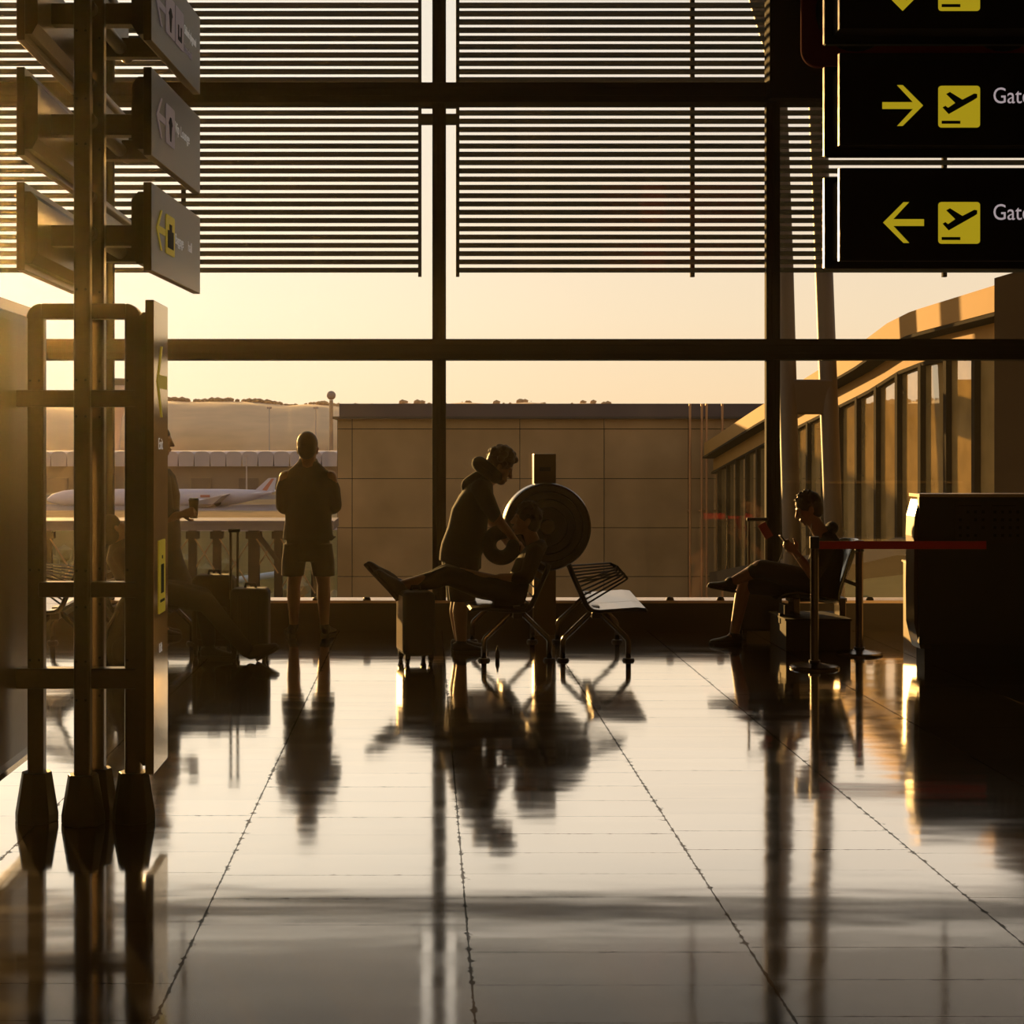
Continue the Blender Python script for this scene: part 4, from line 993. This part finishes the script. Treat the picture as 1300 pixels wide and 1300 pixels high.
b = MB(); b.loft([(q(634, 750), V((.03, 0, .115)), V((0, .18, 0))), (q(652, 743), V((.06, 0, .12)), V((0, .185, 0))), (q(667, 720), V((.125, 0, .06)), V((0, .18, 0))), (q(675, 702), V((.125, 0, .05)), V((0, .19, 0))), (q(679, 692), V((.085, 0, .03)), V((0, .13, 0))), (q(678, 687), V((.05, 0, .02)), V((0, .07, 0)))], 28)
for s in (-1, 1): b.limb([q(679, 701, s * .17), q(669, 732, s * .225), q(655, 734, s * .19)], [.072, .058, .046])
b.build('jacket', BROWNCLOTH, rt, voxel=.007, sm=4)
b = MB(); b.loft([(q(628, 753), V((.02, 0, .105)), V((0, .19, 0))), (q(646, 752), V((.03, 0, .125)), V((0, .20, 0))), (q(668, 750), V((.03, 0, .115)), V((0, .19, 0)))], 24)
for s, kn, an in ((-1, q(568, 730, -.10), q(516, 743, -.085)), (1, q(566, 728, .10), q(518, 744, .075))):
    b.limb([q(648, 749, s * .09), q(612, 745, s * .10), kn, kn.lerp(an, .35) - V((0, 0, .014)), an], [.112, .098, .078, .072, .052])
b.build('trousers', BLACKCLOTH, rt, voxel=.007, sm=3)
hair(hc, f, u, rt, HAIRD, 1.02, curly=.02, n=50)
shoe(rt, q(508, 744, -.08), q(504, 763, -.16), q(474, 727, -.16), (.75, 0, .5), k=1.45); shoe(rt, q(506, 741, .07), q(497, 754, .03), q(462, 717, .03), (.72, 0, .55), k=1.45)

# -- the man with the phone
rt, q = person('man seated cross-legged on the moulded seat at right, looking down at his phone', (WX(1040, 13.2), 13.2, 0), 13.2)
hc = q(1026, 646); f, u = V((-.90, 0, -.38)), V((-.38, 0, .90))
b = MB(); head(b, hc, f, u, 1.04); b.limb([q(1030, 657), q(1044, 680)], [.058, .068])
b.loft([(q(1042, 755), V((.13, 0, 0)), V((0, .165, 0))), (q(1044, 735), V((.12, 0, 0)), V((0, .15, 0))), (q(1050, 708), V((.115, 0, 0)), V((0, .165, 0))), (q(1052, 690), V((.09, 0, 0)), V((0, .17, 0))), (q(1050, 682), V((.05, 0, 0)), V((0, .09, 0)))], 24)
for s, sh, el, wr in ((-1, q(1050, 697, -.18), q(1032, 730, -.22), q(1009, 700, -.12)), (1, q(1050, 697, .18), q(1034, 730, .20), q(1012, 704, .02))):
    b.limb([sh, el, wr], [.056, .044, .029])
    hand(b, wr, (-.72, s * .15, .60), (-.45, -s * .3, .55), s, .95)
# near leg crossed over, far leg on the floor
b.limb([q(1038, 742, -.09), q(965, 720, -.06), q(950, 729, .0), q(929, 739, .04)], [.095, .062, .055, .038])
b.limb([q(1038, 748, .09), q(945, 741, .10), q(941, 760, .09), q(932, 806, .08)], [.095, .064, .058, .040])
b.cone(q(932, 806, .08), .038, q(922, 813, .08), .03)
b.build('body', SKIN, rt, voxel=SW)
b = MB(); b.loft([(q(1042, 757), V((.155, 0, 0)), V((0, .19, 0))), (q(1043, 735), V((.15, 0, 0)), V((0, .185, 0))), (q(1049, 708), V((.14, 0, 0)), V((0, .185, 0))), (q(1052, 691), V((.115, 0, 0)), V((0, .19, 0))), (q(1051, 681), V((.075, 0, 0)), V((0, .12, 0))), (q(1046, 675), V((.065, 0, .02)), V((0, .07, 0)))], 28)
for s, sh, el in ((-1, q(1050, 698, -.17), q(1034, 729, -.215)), (1, q(1050, 698, .17), q(1036, 729, .195))): b.limb([sh, el], [.074, .056])
b.ball(q(1056, 670), (.055, .09, .055), 2)
b.build('shirt', BLACKCLOTH, rt, voxel=.007, sm=4)
b = MB(); b.loft([(q(1040, 762), V((.16, 0, 0)), V((0, .18, 0))), (q(1040, 740), V((.15, 0, 0)), V((0, .18, 0)))], 24)
b.limb([q(1036, 741, -.09), q(1000, 731, -.075), q(968, 722, -.062)], [.112, .098, .078]); b.limb([q(1036, 747, .09), q(1000, 744, .1), q(955, 742, .1)], [.112, .10, .085])
b.limb([q(968, 722, -.062), q(958, 725, -.03)], [.078, .068])
b.build('shorts', NAVY, rt, voxel=.007, sm=3)
hair(hc, f, u, rt, HAIRD, 1.08, curly=.012, n=60); eyes(hc, f, u, rt, 1.04)
shoe(rt, q(927, 739, .04), q(934, 752, .04), q(898, 745, .05), (-.30, 0, 1)); a = q(932, 806, .08); shoe(rt, a, V((a.x + .07, a.y, 0)), V((a.x - .21, a.y, 0)), (0, 0, 1))
ph = W(996.5, 688, 13.10)
rt2 = thing('phone', 'phone held up in the hands of the seated man', 'phone', (ph.x, ph.y, ph.z), 0)
M = Matrix.Rotation(math.radians(-38), 4, 'Y')
b = MB(); b.box((-.006, -.036, -.072), (.006, .036, .072), M); b.build('case', BLK, rt2, bevel=.003)
b = MB(); b.box((.006, -.032, -.066), (.0072, .032, .066), M); b.build('screen', mat('phone_glass', (.02, .02, .02), .1), rt2)
tag(MB().tube([W(994, 700, 13.1), W(989, 712, 13.08), W(985, 716, 13.06), W(992, 722, 13.03), W(1010, 715, 13.0), W(1026, 690, 12.98), W(1031, 664, 13.05)], .0022, 6).build('earphone_cable', RUB, smooth=True), 'thin earphone cable hanging from the phone of the seated man', 'cable')

# -- the person with the cup behind the tall board
rt, q = person('standing person holding a paper cup, half hidden behind the tall lit board', (WX(207, 13.9), 13.9, 0), 13.9)
hc = q(203.5, 560); f, u = V((.97, 0, -.1)), V((.1, 0, 1))
b = MB(); head(b, hc, f, u, 1.04); b.cone(q(203, 575), .058, q(202, 593), .068)
b.loft([(q(204, 700), V((.12, 0, 0)), V((0, .16, 0))), (q(204, 660), V((.13, 0, 0)), V((0, .15, 0))), (q(205, 625), V((.13, 0, 0)), V((0, .17, 0))), (q(204, 602), V((.10, 0, 0)), V((0, .17, 0))), (q(204, 594), V((.05, 0, 0)), V((0, .09, 0)))], 24)
for s, sh, el, wr in ((-1, q(206, 606, -.18), q(214, 657, -.22), q(231, 653, -.25)), (1, q(204, 606, .18), q(200, 650, .22), q(206, 690, .2))):
    b.limb([sh, el, wr], [.058, .046, .030])
    if s < 0: hand(b, wr, (.97, 0, .22), (0, 1, 0), -1, 1.15, 1.12)
    else: hand(b, wr, (.1, 0, -1), (0, -1, 0), 1, .4)
for s in (-1, 1):
    b.limb([q(205, 700, s * .09), q(207, 752, s * .1), q(203, 795, s * .1)], [.095, .06, .042]); b.cone(q(203, 795, s * .1), .04, q(211, 801, s * .1), .032)
b.build('body', SKIN, rt, voxel=SW)
b = MB(); b.loft([(q(207, 700), V((.155, 0, 0)), V((0, .19, 0))), (q(208, 675), V((.150, 0, 0)), V((0, .18, 0))), (q(206.5, 655), V((.145, 0, 0)), V((0, .18, 0))), (q(208, 628), V((.142, 0, 0)), V((0, .18, 0))), (q(205, 604), V((.12, 0, 0)), V((0, .19, 0))), (q(204, 595), V((.08, 0, 0)), V((0, .13, 0)))], 28)
b.limb([q(206, 608, -.17), q(213, 654, -.215), q(224, 654, -.21)], [.074, .058, .048]); b.limb([q(204, 608, .17), q(200, 650, .215)], [.074, .056])
b.build('shirt', BROWNCLOTH, rt, voxel=.007, sm=4)
b = MB()
b.loft([(q(212, 765), V((.25, 0, 0)), V((0, .22, 0))), (q(211, 735), V((.225, 0, 0)), V((0, .21, 0))), (q(209, 710), V((.165, 0, 0)), V((0, .19, 0))), (q(207, 690), V((.145, 0, 0)), V((0, .18, 0)))], 28)
b.build('skirt', BLACKCLOTH, rt, voxel=.008, sm=4)
hair(hc, f, u, rt, HAIRD, 1.03)
for s in (-1, 1):
    a = q(203, 795, s * .1); he = V((a.x - .07, a.y, 0)); shoe(rt, a, he, he + V((.26, 0, 0)), (0, 0, 1))
cw = W(246, 645.5, 13.71)
rt2 = thing('paper_cup', 'paper cup with a lid in the hand of the half hidden person', 'cup', (cw.x, cw.y, cw.z - .085))
MB().loft([((0, 0, z), V((r, 0, 0)), V((0, r, 0))) for z, r in ((0, .032), (.005, .033), (.155, .044))], 28).build('cup_wall', mat('brown_paper_cup', (.10, .065, .03), .6), rt2, smooth=False)
MB().loft([((0, 0, z), V((r, 0, 0)), V((0, r, 0))) for z, r in ((.155, .047), (.163, .047), (.166, .041), (.176, .039))], 28).build('lid', mat('cup_lid', (.05, .045, .04), .4), rt2)

# -- the capped traveller lounging on the left bench with one leg stretched out
rt, q = person('lounging traveller in a cap on the left bench, shoe stretched out past the suitcases', (WX(185, 12.35), 12.35, 0), 12.35)
hc = q(143, 673); f, u = V((.45, .55, .45)), V((-.45, 0, .9))
b = MB(); head(b, hc, f, u, 1.0); b.cone(q(147, 683), .052, q(153, 697), .06)
b.loft([(q(190, 756), V((-.04, 0, .11)), V((0, .16, 0))), (q(178, 745), V((.08, 0, .09)), V((0, .16, 0))), (q(165, 722), V((.10, 0, .06)), V((0, .15, 0))), (q(157, 704), V((.11, 0, .05)), V((0, .17, 0))), (q(153, 696), V((.06, 0, .03)), V((0, .1, 0)))], 24)
b.limb([q(187, 752, -.09), q(262, 765, -.12), q(285, 794, -.12), q(318, 829, -.12)], [.092, .062, .058, .040])
b.limb([q(187, 752, .09), q(258, 757, .10), q(262, 790, .08), q(266, 822, .06)], [.092, .062, .058, .040])
for s in (-1, 1):
    b.limb([q(154, 704, s * .18), q(172, 735, s * .22), q(205, 742, s * .12)], [.056, .043, .029]); hand(b, q(205, 742, s * .12), (.95, -s * .2, -.1), (0, 0, -1), -s, .4)
b.build('body', SKIN, rt, voxel=SW)
b = MB(); b.loft([(q(193, 755), V((-.04, 0, .12)), V((0, .18, 0))), (q(178, 743), V((.1, 0, .1)), V((0, .185, 0))), (q(165, 720), V((.13, 0, .06)), V((0, .18, 0))), (q(156, 703), V((.125, 0, .05)), V((0, .19, 0))), (q(152, 694), V((.085, 0, .03)), V((0, .13, 0))), (q(149, 688), V((.06, 0, .03)), V((0, .08, 0)))], 28)
for s in (-1, 1): b.limb([q(154, 705, s * .17), q(171, 734, s * .215), q(190, 740, s * .17)], [.072, .056, .046])
b.build('jacket', NAVY, rt, voxel=.007, sm=4)
b = MB(); b.limb([q(185, 751, -.09), q(225, 757, -.11), q(262, 765, -.12), q(285, 793, -.12), q(314, 826, -.12)], [.112, .095, .078, .068, .056])
b.limb([q(185, 751, .09), q(225, 752, .10), q(258, 758, .10), q(262, 788, .08), q(265, 814, .06)], [.112, .095, .078, .068, .056])
b.build('trousers', BLACKCLOTH, rt, voxel=.007, sm=3)
b = MB(); fb, rb_, ub = frame(f, u); R = Matrix((fb, rb_, ub)).transposed()
b.ball(hc + ub * .050 - fb * .012, (.110, .090, .085), 3, R); b.ball(hc - ub * .005 - fb * .05, (.07, .084, .09), 3, R)
b.build('cap', mat('dark_cap', (.04, .025, .012), .9, 0, bump=.1, scale=80), rt, voxel=.006, sm=2)
he = q(326, 847, -.12); he.z = .004; shoe(rt, q(318, 830, -.12), he, q(355, 818, -.12) + V((0, 0, -.03)), (-.5, 0, 1), k=1.3)
a = q(266, 822, .06); shoe(rt, a, V((a.x - .07, a.y, .0)), V((a.x + .2, a.y, .0)), (0, 0, 1))

# ------------------------------------------------------------------ sky, sun, added glare haze, camera
SUN_AZ, SUN_EL = math.radians(-19.5), math.radians(6.0)      # azimuth from straight ahead, towards the left
sdir = V((math.sin(SUN_AZ) * math.cos(SUN_EL), math.cos(SUN_AZ) * math.cos(SUN_EL), math.sin(SUN_EL)))
w = bpy.data.worlds.new('dusk_sky'); sc.world = w; w.use_nodes = True
nt = w.node_tree; nt.nodes.clear(); N = nt.nodes.new; L = nt.links.new
out = N('ShaderNodeOutputWorld'); bg = N('ShaderNodeBackground'); tc = N('ShaderNodeTexCoord')
sep = N('ShaderNodeSeparateXYZ'); L(tc.outputs['Generated'], sep.inputs[0])
rp = N('ShaderNodeValToRGB'); el = rp.color_ramp.elements
el[0].position = 0; el[0].color = (.05, .04, .03, 1); el[1].position = 1; el[1].color = (.22, .26, .34, 1)
for p, c in ((.495, (.30, .19, .10)), (.50, (1.03, .72, .41)), (.54, (1.0, .79, .54)), (.60, (.92, .79, .64)), (.66, (.88, .80, .70)), (.75, (.42, .42, .44))):
    e = el.new(p); e.color = (*c, 1)
ma = N('ShaderNodeMath'); ma.operation = 'MULTIPLY_ADD'; ma.inputs[1].default_value = .5; ma.inputs[2].default_value = .5
L(sep.outputs[2], ma.inputs[0]); L(ma.outputs[0], rp.inputs[0])
dt = N('ShaderNodeVectorMath'); dt.operation = 'DOT_PRODUCT'; L(tc.outputs['Generated'], dt.inputs[0]); dt.inputs[1].default_value = sdir
cl = N('ShaderNodeMath'); cl.operation = 'MAXIMUM'; cl.inputs[1].default_value = 0; L(dt.outputs['Value'], cl.inputs[0])
pw = N('ShaderNodeMath'); pw.operation = 'POWER'; pw.inputs[1].default_value = 14; L(cl.outputs[0], pw.inputs[0])
gm = N('ShaderNodeMix'); gm.data_type = 'RGBA'; gm.blend_type = 'ADD'; gm.inputs['Factor'].default_value = 1
gc = N('ShaderNodeMix'); gc.data_type = 'RGBA'; gc.inputs['A'].default_value = (0, 0, 0, 1); gc.inputs['B'].default_value = (.35, .33, .24, 1)
L(pw.outputs[0], gc.inputs['Factor']); L(rp.outputs[0], gm.inputs['A']); L(gc.outputs['Result'], gm.inputs['B'])
# the sky away from the sun is dimmer
fa = N('ShaderNodeMapRange'); fa.inputs['From Min'].default_value = -1; fa.inputs['From Max'].default_value = .6; fa.inputs['To Min'].default_value = .5; fa.inputs['To Max'].default_value = 1
L(dt.outputs['Value'], fa.inputs[0]); L(gm.outputs['Result'], bg.inputs['Color']); L(fa.outputs[0], bg.inputs['Strength']); L(bg.outputs[0], out.inputs[0])

sl = bpy.data.lights.new('low_sun', 'SUN'); sl.energy = 10.0; sl.color = (1.0, .56, .17); sl.angle = math.radians(.8)
so = bpy.data.objects.new('low_sun', sl); col.objects.link(so); so.rotation_euler = sdir.to_track_quat('Z', 'Y').to_euler(); so.location = sdir * 60

HAZE = .0008  # density of a haze volume added to give the glare veil at left
if HAZE:
    hm = bpy.data.materials.new('glare_haze'); hm.use_nodes = True; nt = hm.node_tree; nt.nodes.clear()
    o_ = nt.nodes.new('ShaderNodeOutputMaterial'); vs = nt.nodes.new('ShaderNodeVolumeScatter')
    vs.inputs['Color'].default_value = (1, .85, .55, 1); vs.inputs['Density'].default_value = HAZE; vs.inputs['Anisotropy'].default_value = .93
    nt.links.new(vs.outputs[0], o_.inputs['Volume'])
    hz = MB().box((XL - .1, YB - .1, -.1), (XR + .1, YW + .036, ZC + .1)).build('haze', hm); hz['kind'] = 'stuff'; tag(hz, 'thin haze added to stand in for lens glare, filling the hall', 'haze', kind='stuff')

cam = bpy.data.cameras.new('camera'); co = bpy.data.objects.new('camera', cam); col.objects.link(co); sc.camera = co
co.location = (0, 0, H); co.rotation_euler = (math.pi / 2, 0, 0)
cam.sensor_width = 36; cam.sensor_fit = 'HORIZONTAL'; cam.lens = 36 * F / 1300
cam.shift_x = (650 - CX) / 1300; cam.shift_y = -(650 - CY) / 1300
cam.clip_start = .05; cam.clip_end = 3000
sc.view_settings.view_transform = 'Standard'; sc.view_settings.look = 'None'; sc.view_settings.gamma = 1; sc.view_settings.exposure = 0
sc.cycles.max_bounces = 8; sc.cycles.transparent_max_bounces = 24; sc.cycles.volume_bounces = 0
sc.cycles.sample_clamp_indirect = 8
